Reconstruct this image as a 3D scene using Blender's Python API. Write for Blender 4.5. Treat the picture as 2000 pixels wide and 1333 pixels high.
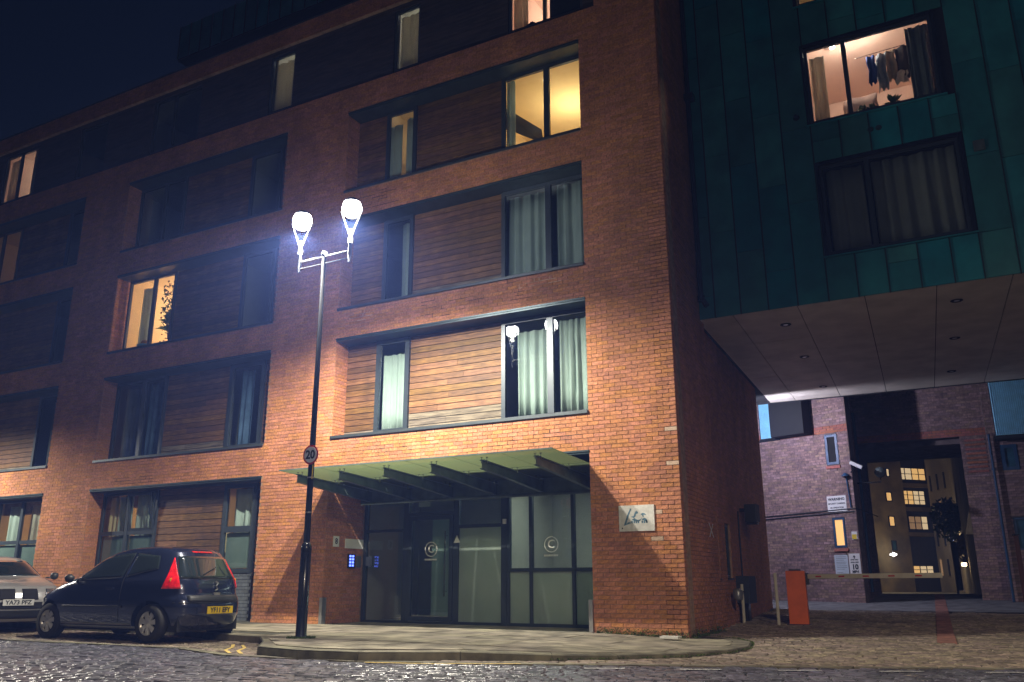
import bpy, bmesh, math, random
from math import radians, sin, cos, pi, atan2, sqrt
from mathutils import Vector, Matrix
random.seed(7)
sc = bpy.context.scene
for o in list(bpy.data.objects):
    bpy.data.objects.remove(o)

# ------------------------------------------------------------------ camera
CAMP = Vector((4.5, -14.4, 0.882))
cd = bpy.data.cameras.new('camera'); cam = bpy.data.objects.new('camera', cd)
sc.collection.objects.link(cam); sc.camera = cam
cd.sensor_width = 36; cd.lens = 36 * 1669.1 / 2000; cd.clip_start = 0.05; cd.clip_end = 2000
yaw, pit, rol = radians(-28.3736), radians(15.8177), radians(-0.1333)
Fv = Vector((sin(yaw) * cos(pit), cos(yaw) * cos(pit), sin(pit)))
Rv = Vector((cos(yaw), -sin(yaw), 0)); Uv = Rv.cross(Fv)
Rr = Rv * cos(rol) + Uv * sin(rol); Ur = -Rv * sin(rol) + Uv * cos(rol)
cam.matrix_world = Matrix(((Rr.x, Ur.x, -Fv.x, CAMP.x), (Rr.y, Ur.y, -Fv.y, CAMP.y), (Rr.z, Ur.z, -Fv.z, CAMP.z), (0, 0, 0, 1)))
def pray(x, y): return Fv + Rr * ((x - 1000) / 1669.1) - Ur * ((y - 666.5) / 1669.1)
def projsize(p, mg=0):
    v = Vector(p) - CAMP; d = v.dot(Fv)
    if d < .5: return 0
    u, w = 1000 + 1669.1 * v.dot(Rr) / d, 666.5 - 1669.1 * v.dot(Ur) / d
    return (1 / d) if (-20 - mg < u < 2020 + mg and -20 - mg < w < 1353 + mg) else (1e-4 / d if mg else 0)

# ------------------------------------------------------------------ world, exposure
w = bpy.data.worlds.new('World'); sc.world = w; w.use_nodes = True
nt = w.node_tree; nt.nodes.clear()
wo = nt.nodes.new('ShaderNodeOutputWorld'); bg = nt.nodes.new('ShaderNodeBackground')
bg.inputs['Color'].default_value = (0.10, 0.22, 0.60, 1); bg.inputs['Strength'].default_value = 0.016
nt.links.new(bg.outputs[0], wo.inputs[0])
sc.view_settings.view_transform = 'Standard'; sc.view_settings.look = 'None'
sc.view_settings.exposure = 0; sc.view_settings.gamma = 1; sc.view_settings.use_curve_mapping = False
sc.cycles.max_bounces = 6; sc.cycles.diffuse_bounces = 3; sc.cycles.glossy_bounces = 3
sc.cycles.transparent_max_bounces = 12; sc.cycles.volume_bounces = 0
sc.cycles.use_denoising = True; sc.cycles.sample_clamp_indirect = 4; sc.cycles.sample_clamp_direct = 24
sc.cycles.caustics_reflective = False; sc.cycles.caustics_refractive = False
ASSUMED_FLOOD_W = 620
LAMP_W = 2750; LAMP_COL = (1.0, .92, .75)
ADDED_LAMP_W = 4600; ADDED_LAMP_COL = (1.0, .80, .55)  # for the unseen lamp added behind the camera

# ------------------------------------------------------------------ helpers
coll = sc.collection
def wloc(o):
    p = Vector((0, 0, 0))
    while o: p += o.location; o = o.parent
    return p
def tag(o, label=None, cat=None, group=None, kind=None):
    if label: o['label'] = label
    if cat: o['category'] = cat
    if group: o['group'] = group
    if kind: o['kind'] = kind
    return o
def empty(name, loc=(0, 0, 0), label=None, cat=None, group=None, rz=0):
    o = bpy.data.objects.new(name, None); coll.objects.link(o); o.location = loc; o.rotation_euler = (0, 0, rz)
    o.empty_display_size = .1
    return tag(o, label, cat, group)
class Pl:   # a wall plane: u along it, d inwards, z up
    def __init__(s, O, U, N): s.O, s.U, s.N = Vector(O), Vector(U).normalized(), Vector(N).normalized()
    def __call__(s, u, d, z): return s.O + s.U * u + s.N * d + Vector((0, 0, z))
ID = Pl((0, 0, 0), (1, 0, 0), (0, 1, 0))
class MB:
    def __init__(s, T=ID): s.v = []; s.f = []; s.mi = []; s.T = T; s.m = 0
    def add(s, vs, fs, T=None):
        T = T or s.T; b = len(s.v)
        s.v += [tuple(T(*p)) for p in vs]; s.f += [tuple(i + b for i in f) for f in fs]; s.mi += [s.m] * len(fs)
        return s
    def box(s, x0, x1, y0, y1, z0, z1, T=None):
        return s.add([(x0, y0, z0), (x1, y0, z0), (x1, y1, z0), (x0, y1, z0), (x0, y0, z1), (x1, y0, z1), (x1, y1, z1), (x0, y1, z1)],
                     [(0, 3, 2, 1), (4, 5, 6, 7), (0, 1, 5, 4), (1, 2, 6, 5), (2, 3, 7, 6), (3, 0, 4, 7)], T)
    def quad(s, a, b, c, d): return s.add([a, b, c, d], [(0, 1, 2, 3)])
    def tube(s, pts, r, n=8, cap=True):
        P = [Vector(p) for p in pts]; rs = r if isinstance(r, (list, tuple)) else [r] * len(P)
        b = []; 
        for i, p in enumerate(P):
            t = (P[min(i + 1, len(P) - 1)] - P[max(i - 1, 0)]).normalized()
            a = Vector((0, 0, 1)) if abs(t.z) < .9 else Vector((1, 0, 0))
            e1 = t.cross(a).normalized(); e2 = t.cross(e1)
            b += [tuple(p + (e1 * cos(2 * pi * k / n) + e2 * sin(2 * pi * k / n)) * rs[i]) for k in range(n)]
        fs = []
        for i in range(len(P) - 1):
            for k in range(n): k2 = (k + 1) % n; fs.append((i * n + k, i * n + k2, (i + 1) * n + k2, (i + 1) * n + k))
        if cap: fs += [tuple(range(n)), tuple(range((len(P) - 1) * n, len(P) * n))]
        return s.add(b, fs)
    def lathe(s, prof, c=(0, 0, 0), n=24, ax='z'):
        b = []; m = len(prof)
        for k in range(n):
            a = 2 * pi * k / n
            for r, z in prof:
                if ax == 'z': b.append((c[0] + r * cos(a), c[1] + r * sin(a), c[2] + z))
                elif ax == 'y': b.append((c[0] + r * cos(a), c[1] + z, c[2] + r * sin(a)))
                else: b.append((c[0] + z, c[1] + r * cos(a), c[2] + r * sin(a)))
        fs = [(k * m + j, ((k + 1) % n) * m + j, ((k + 1) % n) * m + j + 1, k * m + j + 1) for k in range(n) for j in range(m - 1)]
        return s.add(b, fs)
    def build(s, name, mats, parent=None, smooth=False, world=True, bevel=0):
        me = bpy.data.meshes.new(name)
        off = wloc(parent) if (parent and world) else Vector((0, 0, 0))
        me.from_pydata([(x - off.x, y - off.y, z - off.z) for x, y, z in s.v], [], s.f)
        mats = mats if isinstance(mats, (list, tuple)) else [mats]
        for m in mats: me.materials.append(m)
        if len(mats) > 1: me.polygons.foreach_set('material_index', s.mi)
        if smooth: me.polygons.foreach_set('use_smooth', [True] * len(me.polygons))
        me.update()
        o = bpy.data.objects.new(name, me); coll.objects.link(o); o.parent = parent
        if bevel:
            md = o.modifiers.new('bevel', 'BEVEL'); md.width = bevel; md.segments = 2; md.limit_method = 'ANGLE'
        return o
def thing1(mb, name, mats, label, cat, group=None, **k):
    return tag(mb.build(name, mats, **k), label, cat, group)
def text(name, s, mat, size, P, right, up, parent=None, bold=0.0, ext=.002, align='CENTER'):
    cu = bpy.data.curves.new(name, 'FONT'); cu.body = s; cu.size = size; cu.align_x = align; cu.align_y = 'CENTER'
    cu.extrude = ext; cu.offset = bold; cu.resolution_u = 3
    o = bpy.data.objects.new('tmp', cu); coll.objects.link(o)
    dg = bpy.context.evaluated_depsgraph_get(); me = bpy.data.meshes.new_from_object(o.evaluated_get(dg))
    bpy.data.objects.remove(o)
    r = Vector(right).normalized(); u = Vector(up).normalized(); n = r.cross(u)
    Mx = Matrix(((r.x, u.x, n.x, P[0]), (r.y, u.y, n.y, P[1]), (r.z, u.z, n.z, P[2]), (0, 0, 0, 1)))
    me.transform(Mx)
    if parent: me.transform(Matrix.Translation(-wloc(parent)))
    me.materials.clear(); me.materials.append(mat)
    o = bpy.data.objects.new(name, me); coll.objects.link(o); o.parent = parent
    return o

# ------------------------------------------------------------------ materials
def mat(name, col, rough=.6, metal=0, var=.12, scale=4.0, bump=0.0, trans=0, stain=0, bscale=30, stretch=None, objrand=0, isl=0, emis=None, spec=.5, coat=0, col2=None, fac_hi=.62):
    m = bpy.data.materials.new(name); m.use_nodes = True; n = m.node_tree; N = n.nodes; Lk = n.links
    p = N['Principled BSDF']; p.inputs['Roughness'].default_value = rough; p.inputs['Metallic'].default_value = metal
    p.inputs['Specular IOR Level'].default_value = spec
    if coat: p.inputs['Coat Weight'].default_value = coat; p.inputs['Coat Roughness'].default_value = .05
    if emis: p.inputs['Emission Color'].default_value = (*emis[:3], 1); p.inputs['Emission Strength'].default_value = emis[3]
    tc = N.new('ShaderNodeTexCoord'); mp = N.new('ShaderNodeMapping'); Lk.new(tc.outputs['Object'], mp.inputs[0])
    if stretch: mp.inputs['Scale'].default_value = stretch
    cur = None
    if var or col2:
        nz = N.new('ShaderNodeTexNoise'); nz.inputs['Scale'].default_value = scale; nz.inputs['Detail'].default_value = 6
        Lk.new(mp.outputs[0], nz.inputs['Vector'])
        rp = N.new('ShaderNodeValToRGB'); rp.color_ramp.elements[0].position = .36; rp.color_ramp.elements[1].position = fac_hi
        lo = [c * (1 - var) for c in col]; hi = list(col2) if col2 else [min(1, c * (1 + var)) for c in col]
        rp.color_ramp.elements[0].color = (*lo, 1); rp.color_ramp.elements[1].color = (*hi, 1)
        Lk.new(nz.outputs['Fac'], rp.inputs[0]); cur = rp.outputs[0]
    if objrand or isl:
        add = N.new('ShaderNodeMath'); add.operation = 'ADD'
        oi = N.new('ShaderNodeObjectInfo'); ge = N.new('ShaderNodeNewGeometry')
        Lk.new(oi.outputs['Random'], add.inputs[0]); Lk.new(ge.outputs['Random Per Island'], add.inputs[1])
        fr = N.new('ShaderNodeMath'); fr.operation = 'FRACT'; Lk.new(add.outputs[0], fr.inputs[0])
        mr = N.new('ShaderNodeMapRange'); mr.inputs['To Min'].default_value = 1 - objrand; mr.inputs['To Max'].default_value = 1 + objrand
        Lk.new(fr.outputs[0], mr.inputs['Value'])
        hs = N.new('ShaderNodeHueSaturation'); hs.inputs['Color'].default_value = (*col, 1)
        if cur: Lk.new(cur, hs.inputs['Color'])
        Lk.new(mr.outputs[0], hs.inputs['Value'])
        f2 = N.new('ShaderNodeMath'); f2.operation = 'MULTIPLY'; f2.inputs[1].default_value = 7.31; Lk.new(fr.outputs[0], f2.inputs[0])
        f3 = N.new('ShaderNodeMath'); f3.operation = 'FRACT'; Lk.new(f2.outputs[0], f3.inputs[0])
        m2 = N.new('ShaderNodeMapRange'); m2.inputs['To Min'].default_value = .5 - .06 * isl; m2.inputs['To Max'].default_value = .5 + .06 * isl
        Lk.new(f3.outputs[0], m2.inputs['Value']); Lk.new(m2.outputs[0], hs.inputs['Hue'])
        m3 = N.new('ShaderNodeMapRange'); m3.inputs['To Min'].default_value = 1 - .35 * isl; m3.inputs['To Max'].default_value = 1.08
        Lk.new(f3.outputs[0], m3.inputs['Value']); Lk.new(m3.outputs[0], hs.inputs['Saturation'])
        cur = hs.outputs[0]
    if stain and cur:
        gp = N.new('ShaderNodeNewGeometry'); sm = N.new('ShaderNodeMapping'); sm.inputs['Scale'].default_value = (1.0, 1.0, .45); Lk.new(gp.outputs['Position'], sm.inputs[0])
        sn = N.new('ShaderNodeTexNoise'); sn.inputs['Scale'].default_value = 1.1; sn.inputs['Detail'].default_value = 7; sn.inputs['Roughness'].default_value = .65; Lk.new(sm.outputs[0], sn.inputs['Vector'])
        sr = N.new('ShaderNodeMapRange'); sr.inputs['From Min'].default_value = .32; sr.inputs['From Max'].default_value = .62; sr.inputs['To Min'].default_value = 1 - stain; sr.inputs['To Max'].default_value = 1.05; Lk.new(sn.outputs['Fac'], sr.inputs['Value'])
        mu = N.new('ShaderNodeMix'); mu.data_type = 'RGBA'; mu.blend_type = 'MULTIPLY'; mu.inputs['Factor'].default_value = 1
        Lk.new(cur, mu.inputs['A']); Lk.new(sr.outputs[0], mu.inputs['B']); cur = mu.outputs['Result']
    if cur: Lk.new(cur, p.inputs['Base Color'])
    else: p.inputs['Base Color'].default_value = (*col, 1)
    if bump:
        nb = N.new('ShaderNodeTexNoise'); nb.inputs['Scale'].default_value = bscale; nb.inputs['Detail'].default_value = 5
        Lk.new(mp.outputs[0], nb.inputs['Vector']); bp = N.new('ShaderNodeBump'); bp.inputs['Strength'].default_value = bump
        bp.inputs['Distance'].default_value = .01; Lk.new(nb.outputs['Fac'], bp.inputs['Height']); Lk.new(bp.outputs[0], p.inputs['Normal'])
    if trans:
        t = N.new('ShaderNodeBsdfTranslucent'); t.inputs[0].default_value = (*[min(1, c * 1.2) for c in col], 1)
        mx = N.new('ShaderNodeMixShader'); mx.inputs[0].default_value = trans; Lk.new(p.outputs[0], mx.inputs[1]); Lk.new(t.outputs[0], mx.inputs[2])
        Lk.new(mx.outputs[0], N['Material Output'].inputs[0])
    return m
def glassmat(name, tint=(.85, .9, .9), gloss=1.0, rough=0.0, ior=1.5):
    m = bpy.data.materials.new(name); m.use_nodes = True; n = m.node_tree; N = n.nodes; Lk = n.links; N.clear()
    o = N.new('ShaderNodeOutputMaterial'); t = N.new('ShaderNodeBsdfTransparent'); t.inputs[0].default_value = (*tint, 1)
    g = N.new('ShaderNodeBsdfGlossy'); g.inputs['Roughness'].default_value = rough; g.inputs[0].default_value = (gloss, gloss, gloss, 1)
    fr = N.new('ShaderNodeLayerWeight'); fr.inputs[0].default_value = .5
    pw = N.new('ShaderNodeMath'); pw.operation = 'POWER'; pw.inputs[1].default_value = 5; Lk.new(fr.outputs['Facing'], pw.inputs[0])
    ml = N.new('ShaderNodeMath'); ml.operation = 'MULTIPLY_ADD'; ml.inputs[1].default_value = .9; ml.inputs[2].default_value = .055; ml.use_clamp = True
    Lk.new(pw.outputs[0], ml.inputs[0])
    mx = N.new('ShaderNodeMixShader'); Lk.new(ml.outputs[0], mx.inputs[0]); Lk.new(t.outputs[0], mx.inputs[1]); Lk.new(g.outputs[0], mx.inputs[2])
    Lk.new(mx.outputs[0], o.inputs[0]); return m
def emat(name, col, st):
    m = bpy.data.materials.new(name); m.use_nodes = True; N = m.node_tree.nodes; p = N['Principled BSDF']
    p.inputs['Base Color'].default_value = (*[c * .5 for c in col], 1); p.inputs['Emission Color'].default_value = (*col, 1)
    p.inputs['Emission Strength'].default_value = st; return m

M = {}
M['brick'] = mat('brick_red', (.46, .192, .088), .85, var=.22, scale=25, stain=.32, bump=.5, bscale=90, objrand=.16, isl=.16)
M['mortar'] = mat('mortar', (.36, .23, .14), .95, stain=.35, var=.25, scale=8, bump=.6, bscale=60)
M['palebrick'] = mat('brick_pale', (.52, .38, .28), .85, var=.1, scale=25, bump=.4, bscale=90)
M['gbrick'] = mat('brick_grey', (.10, .115, .13), .7, var=.15, scale=10, bump=.3, objrand=.12, isl=.1)
M['pbrick'] = mat('brick_mixed', (.27, .165, .155), .85, var=.25, scale=14, bump=.4, objrand=.28, isl=.7, stain=.25)
M['rbrick'] = mat('brick_band', (.34, .12, .08), .85, var=.2, scale=14, bump=.4, objrand=.15, isl=.3)
M['pmortar'] = mat('mortar_grey', (.14, .11, .11), .95, var=.2)
M['frame'] = mat('frame_metal', (.045, .06, .075), .35, metal=.3, var=.05)
M['soffitm'] = mat('head_metal', (.05, .075, .085), .35, metal=.5, var=.1)
M['sill'] = mat('sill_metal', (.07, .085, .095), .4, metal=.5, var=.1)
M['wood'] = mat('timber', (.15, .068, .023), .65, var=.3, stain=.5, scale=8, bump=.3, bscale=14, stretch=(.5, 1, 7), objrand=.34, isl=.2, col2=(.25, .125, .042), fac_hi=.72)
M['woodgrey'] = mat('timber_weathered', (.13, .105, .08), .8, var=.3, scale=3.2, bump=.5, bscale=14, stretch=(.8, 1, 9), objrand=.2, isl=.1, col2=(.21, .175, .13))
M['dark'] = mat('dark_void', (.012, .013, .015), .9, var=.1)
M['clad'] = mat('dark_cladding', (.050, .038, .034), .7, var=.35, scale=4, stretch=(.6, 1, 5), objrand=.15, isl=.2)
M['room'] = mat('room_paint', (.45, .43, .38), .9, var=.03)
M['warmroom'] = mat('warm_room_paint', (.80, .60, .33), .9, var=.03)
M['pinkroom'] = mat('pink_room_paint', (.80, .58, .48), .9, var=.03)
M['curtain'] = mat('curtain_cloth', (.68, .74, .68), .85, var=.06, scale=3, trans=.3)
M['curtainbeige'] = mat('curtain_beige', (.66, .60, .50), .85, var=.06, trans=.45)
M['curtainblue'] = mat('curtain_blue', (.12, .19, .33), .85, var=.2)
M['curtaindark'] = mat('curtain_dark', (.26, .25, .23), .9, var=.1)
M['glass'] = glassmat('window_glass')
M['frost'] = mat('frosted_film', (.34, .42, .38), .3, var=.08, scale=1.2, col2=(.40, .48, .44), trans=.4)
M['bluepane'] = mat('blue_pane', (.03, .10, .15), .2, var=.2)
M['copper'] = mat('copper_patina', (.010, .22, .23), .5, metal=.1, var=.10, stain=.25, scale=1.6, bump=.15, bscale=5, objrand=.22, isl=.35, col2=(.015, .28, .285))
M['seam'] = mat('copper_seam', (.006, .035, .032), .6, var=.1)
M['soffit'] = mat('soffit_panel', (.74, .69, .60), .6, var=.12, scale=1.5, objrand=.06, isl=.1)
M['alu'] = mat('aluminium', (.55, .56, .57), .35, metal=.9, var=.05)
M['steel'] = mat('stainless', (.6, .6, .6), .25, metal=1, var=.05)
M['canopysteel'] = mat('painted_steel', (.10, .135, .125), .45, metal=.2, var=.2)
M['black'] = mat('black_paint', (.012, .014, .018), .22, var=.1, coat=.5)
M['pole'] = mat('pole_paint', (.004, .005, .007), .85, var=.1, spec=.08)
M['lampgrey'] = mat('lamp_arm', (.25, .26, .27), .35, metal=.5, var=.05)
M['white'] = mat('white_sign', (.72, .73, .74), .5, var=.04)
M['dirtywhite'] = mat('plaque', (.60, .60, .57), .55, var=.10, scale=12)
M['signblue'] = mat('plaque_print', (.10, .20, .28), .6, var=.3, scale=30)
M['ink'] = mat('sign_ink', (.02, .025, .03), .5, var=0)
M['red'] = mat('sign_red', (.55, .03, .03), .4, var=.05)
M['yellow'] = mat('sign_yellow', (.75, .55, .04), .4, var=.05)
M['orange'] = mat('barrier_orange', (.78, .14, .014), .4, var=.08)
M['cream'] = mat('barrier_white', (.62, .60, .50), .5, var=.08)
M['sett'] = mat('sett_stone', (.085, .085, .11), .30, var=.5, scale=14, bump=.6, bscale=40, objrand=.4, isl=.5, spec=.5)
M['bsett'] = mat('brown_sett', (.19, .15, .115), .7, var=.4, scale=14, bump=.6, bscale=40, objrand=.35, isl=.5)
M['joint'] = mat('sett_joint', (.03, .03, .028), .95, var=.4, scale=5)
M['asphalt'] = mat('alley_asphalt', (.15, .155, .16), .8, var=.35, scale=3, bump=.4, bscale=70)
M['slab'] = mat('york_stone', (.20, .18, .135), .8, var=.4, scale=2.5, bump=.4, bscale=30, objrand=.16, isl=.25)
M['slabjoint'] = mat('slab_joint', (.05, .05, .035), .95, var=.3)
M['kerb'] = mat('kerb_stone', (.13, .12, .085), .8, var=.4, scale=4, bump=.5, bscale=25, objrand=.15, isl=.2)
M['moss'] = mat('moss', (.05, .085, .012), .95, var=.5, scale=30)
M['lineyellow'] = mat('road_yellow', (.55, .40, .12), .8, var=.4, scale=30)
M['linewhite'] = mat('road_white', (.40, .40, .40), .8, var=.5, scale=30)
M['redflag'] = mat('red_paver', (.27, .125, .095), .8, var=.3, scale=6, objrand=.15)
M['carpaint'] = mat('navy_car_paint', (.018, .024, .055), .22, metal=.35, var=0, coat=1)
M['carglass'] = mat('car_glass', (.02, .028, .028), .04, var=0, spec=.8, coat=1)
M['greypaint'] = mat('grey_car_paint', (.48, .49, .50), .28, metal=.3, var=0, coat=1)
M['plastic'] = mat('black_plastic', (.02, .022, .025), .5, var=.05)
M['tyre'] = mat('tyre_rubber', (.012, .012, .013), .8, var=.1)
M['rim'] = mat('wheel_silver', (.62, .61, .57), .35, metal=.5, var=.05)
M['tail'] = mat('tail_lens', (.75, .012, .02), .15, var=.3, scale=14, coat=1, emis=(.6, .01, .02, .05))  # faint red emission added; the lens itself is unlit and only reflects
M['amber'] = mat('amber_lens', (.60, .25, .03), .15, var=.1, coat=1)
M['plateY'] = mat('yellow_plate', (.75, .52, .01), .4, var=.02)
M['plateW'] = mat('white_plate', (.66, .67, .66), .4, var=.02)
M['headl'] = mat('headlamp', (.35, .36, .38), .08, metal=.7, var=.2, scale=20, coat=1)
M['leaf'] = mat('leaf', (.05, .11, .03), .6, var=.3)
M['tan'] = mat('render_ochre', (.27, .21, .11), .9, var=.35, scale=.5)
M['tan2'] = mat('render_pale', (.34, .30, .24), .9, var=.2, scale=.4)
M['cyan'] = mat('blue_painted_panel', (.30, .68, .92), .5, var=.08)
M['bluewin'] = mat('blue_window_frame', (.02, .07, .16), .45, var=.1)
E_ = {}
E_['lamp'] = emat('lamp_glow', (1, .96, .92), 170)
E_['lampdim'] = emat('lamp_glow_low', (1, .96, .92), 8)
E_['warm'] = emat('warm_light', (1, .72, .38), 12)
E_['white'] = emat('white_light', (1, .93, .85), 14)
E_['win'] = emat('lit_window', (1, .58, .20), .95)
E_['win2'] = emat('lit_window_pale', (1, .74, .42), .8)
E_['blue'] = emat('blue_display', (.10, .16, 1), 5)

FAC = Pl((0, 0, 0), (1, 0, 0), (0, 1, 0))
SIDE = Pl((0, 0, 0), (-.058, 1, 0), (-1, 0, 0))
GA = radians(20)
GATE = Pl((.3, 12.6, 0), (cos(GA), -sin(GA), 0), (sin(GA), cos(GA), 0))
COP = Pl((0, 2.43, 0), (1, 0, 0), (0, 1, 0))

# ---- brick field
CH, BL = .075, .225
def brick_cells(rects, holes, ph=0.0):
    out = []
    zmin = min(r[2] for r in rects); zmax = max(r[3] for r in rects)
    k = int(math.floor(zmin / CH))
    while k * CH < zmax:
        zc = (k + .5) * CH
        iv = [[r[0], r[1]] for r in rects if r[2] <= zc <= r[3]]
        for h in holes:
            if h[2] < zc < h[3]:
                nv = []
                for a, b in iv:
                    if h[1] <= a or h[0] >= b: nv.append([a, b]); continue
                    if h[0] > a: nv.append([a, h[0]])
                    if h[1] < b: nv.append([h[1], b])
                iv = nv
        off = ph + (BL / 2 if k % 2 else 0)
        for a, b in iv:
            i = math.floor((a - off) / BL)
            while i * BL + off < b:
                x0 = max(a, i * BL + off); x1 = min(b, (i + 1) * BL + off)
                g = .005
                if x1 - x0 > .045: out.append((x0 + (g if x0 > a else 0), x1 - (g if x1 < b else 0), k * CH + g, (k + 1) * CH - g))
                i += 1
        k += 1
    return out
def brick_add(mb, c, prd=.009):
    x0, x1, z0, z1 = c; j = random.uniform(-.0015, .0015); p = -(prd + j)
    mb.add([(x0, 0, z0), (x1, 0, z0), (x1, 0, z1), (x0, 0, z1), (x0, p, z0), (x1, p, z0), (x1, p, z1), (x0, p, z1)],
           [(4, 5, 6, 7), (0, 1, 5, 4), (1, 2, 6, 5), (2, 3, 7, 6), (3, 0, 4, 7)])
def brickwork(sets, mortarparent, m, limit=300, name='brick'):
    """sets: list of (plane, cells). nearest `limit` become objects, rest one stuff mesh"""
    allc = []
    for T, cells in sets:
        for c in cells:
            p = T((c[0] + c[1]) / 2, 0, (c[2] + c[3]) / 2)
            allc.append((projsize(p) * (1.0 if T is FAC else .75), T, c))
    allc.sort(key=lambda a: -a[0])
    cache = {}
    for s_, T, c in allc[:limit]:
        wd = round(c[1] - c[0], 3); key = (id(T), wd)
        if key not in cache:
            mb = MB(Pl((0, 0, 0), T.U, T.N)); brick_add(mb, (-wd / 2, wd / 2, -.0325, .0325))
            o = mb.build(name, m, mortarparent); o.location = (0, 0, 0)
            off = wloc(mortarparent)
            for v in o.data.vertices: v.co += off
            cache[key] = o.data
        else:
            o = bpy.data.objects.new(name, cache[key]); coll.objects.link(o); o.parent = mortarparent
        if m is M['brick'] and T is FAC and random.random() < .02: o.data = o.data.copy(); o.data.materials[0] = M['palebrick']
        o.location = T((c[0] + c[1]) / 2, random.uniform(-.001, .001), (c[2] + c[3]) / 2) - wloc(mortarparent)
    mb = MB()
    for s_, T, c in allc[limit:]:
        mb.T = T; brick_add(mb, c)
    if allc[limit:]:
        tag(mb.build('brickwork', m, mortarparent), kind='stuff')
def wall_cells(mb, T, rects, holes, th=.2):
    us = sorted({round(v, 4) for r in rects + holes for v in r[:2]}); zs = sorted({round(v, 4) for r in rects + holes for v in r[2:4]})
    for a, b in zip(zs, zs[1:]):
        zc = (a + b) / 2; run = None
        for c, d in zip(us, us[1:]):
            uc = (c + d) / 2
            ok = any(r[0] < uc < r[1] and r[2] < zc < r[3] for r in rects) and not any(h[0] < uc < h[1] and h[2] < zc < h[3] for h in holes)
            if ok: run = [c, d] if run is None else [run[0], d]
            if (not ok or d == us[-1]) and run:
                mb.box(run[0], run[1], 0, th, a, b, T); run = None
# ---- windows
def window(bld, T, u0, u1, z0, z1, d=.4, mull=(), trans=(), fw=.065, fm=None, label=None, pane=None, panes=True):
    fm = fm or M['frame']; mb = MB(T)
    mb.box(u0, u1, d, d + .07, z0, z0 + fw); mb.box(u0, u1, d, d + .07, z1 - fw, z1)
    mb.box(u0, u0 + fw, d, d + .07, z0 + fw, z1 - fw); mb.box(u1 - fw, u1, d, d + .07, z0 + fw, z1 - fw)
    for x in mull: mb.box(x - fw * .75, x + fw * .75, d - .006, d + .064, z0 + fw, z1 - fw)
    xs = [u0] + list(mull) + [u1]
    for z in trans:
        for a, b in zip(xs, xs[1:]): mb.box(a + fw, b - fw, d + .003, d + .066, z - fw * .7, z + fw * .7)
    o = mb.build('window', fm, bld)
    if label: o['label'] = label
    if panes:
        zs = [z0] + list(trans) + [z1]
        for a, b in zip(xs, xs[1:]):
            for c, e in zip(zs, zs[1:]):
                MB(T).box(a + fw * .6, b - fw * .6, d + .03, d + .036, c + fw * .6, e - fw * .6).build('pane', pane or M['glass'], o)
    return o
def curtain(T, u0, u1, z0, z1, d, m, label, amp=.05, wl=.22, taper=0, group=None):
    mb = MB(T); n = max(12, int((u1 - u0) / wl * 10)); ph = random.random() * 6
    vs = []; rows = 5
    for j in range(rows):
        t = j / (rows - 1)
        for i in range(n + 1):
            s = i / n; u = u0 + (u1 - u0) * s + taper * (1 - t) * (.5 - s) * 2
            x = (u1 - u0) * s / wl * 2 * pi + ph + 1.1 * sin(s * 9 + ph)
            vs.append((u, d + amp * (.6 + .4 * (1 - t)) * sin(x) + amp * .3 * sin(2.3 * x + t), z0 + (z1 - z0) * t))
    fs = [(j * (n + 1) + i, j * (n + 1) + i + 1, (j + 1) * (n + 1) + i + 1, (j + 1) * (n + 1) + i) for j in range(rows - 1) for i in range(n)]
    mb.add(vs, fs); o = thing1(mb, 'curtain', m, label, 'curtain', group, smooth=True)
    md = o.modifiers.new('solid', 'SOLIDIFY'); md.thickness = .004
    return o
def boards(bld, T, u0, u1, z0, z1, d=.42, h=.132, greyrows=1, m=None):
    pn = MB(T).box(u0, u1, d + .02, d + .06, z0, z1).build('timber_panel', M['dark'], bld)
    n = round((z1 - z0) / h); hh = (z1 - z0) / n
    for k in range(n):
        segs = [(u0, u1)]
        if u1 - u0 > 1.5 and random.random() < .45:
            c = u0 + (u1 - u0) * random.uniform(.3, .7); segs = [(u0, c - .002), (c + .002, u1)]
        for a, b in segs:
            MB(T).box(a, b, d - random.uniform(0, .004), d + .02, z0 + k * hh + .007, z0 + (k + 1) * hh - .007).build('board', m or (M['woodgrey'] if k < greyrows else M['wood']), pn)
    return pn

def reglight(kind, name, loc, W, col, rad=.1, **k):
    ld = bpy.data.lights.new(name, kind); ld.energy = W; ld.color = col
    if kind != 'AREA': ld.shadow_soft_size = rad
    o = bpy.data.objects.new(name, ld); coll.objects.link(o); o.location = loc
    for a, v in k.items(): setattr(ld, a, v)
    return o

# ================================================================== GROUND
def lerp(pts, x):
    if x <= pts[0][0]: return pts[0][1]
    for (a, b), (c, d) in zip(pts, pts[1:]):
        if x <= c: return b + (d - b) * (x - a) / (c - a)
    return pts[-1][1]
def zp(x, y=0): return lerp([(-30, .30), (-15, .13), (-9.7, .08), (-1.7, .055), (0, 0.0)], x)
def zr(x, y):
    b = lerp([(-30, .2), (-15, .02), (-9.7, -.02), (-5, -.055), (3, -.055)], x)
    if y > -2: b += min(1, (y + 2) / 3) * .055
    if y > 3: b += .036 * (y - 3)
    return b
g = MB(); xs = [-300, -120, -60, -30, -15, -10, -5, -1, 3, 8, 15, 40, 120, 300]; ys = [-200, -60, -30, -15, -9, -5, -2, 1, 3, 8, 12, 15, 17.6]
for i in range(len(xs) - 1):
    for j in range(len(ys) - 1):
        q = [(xs[i], ys[j]), (xs[i + 1], ys[j]), (xs[i + 1], ys[j + 1]), (xs[i], ys[j + 1])]
        g.quad(*[(a, b, zr(a, b) - .03) for a, b in q])
tag(g.build('road', M['joint']), kind='structure')
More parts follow.
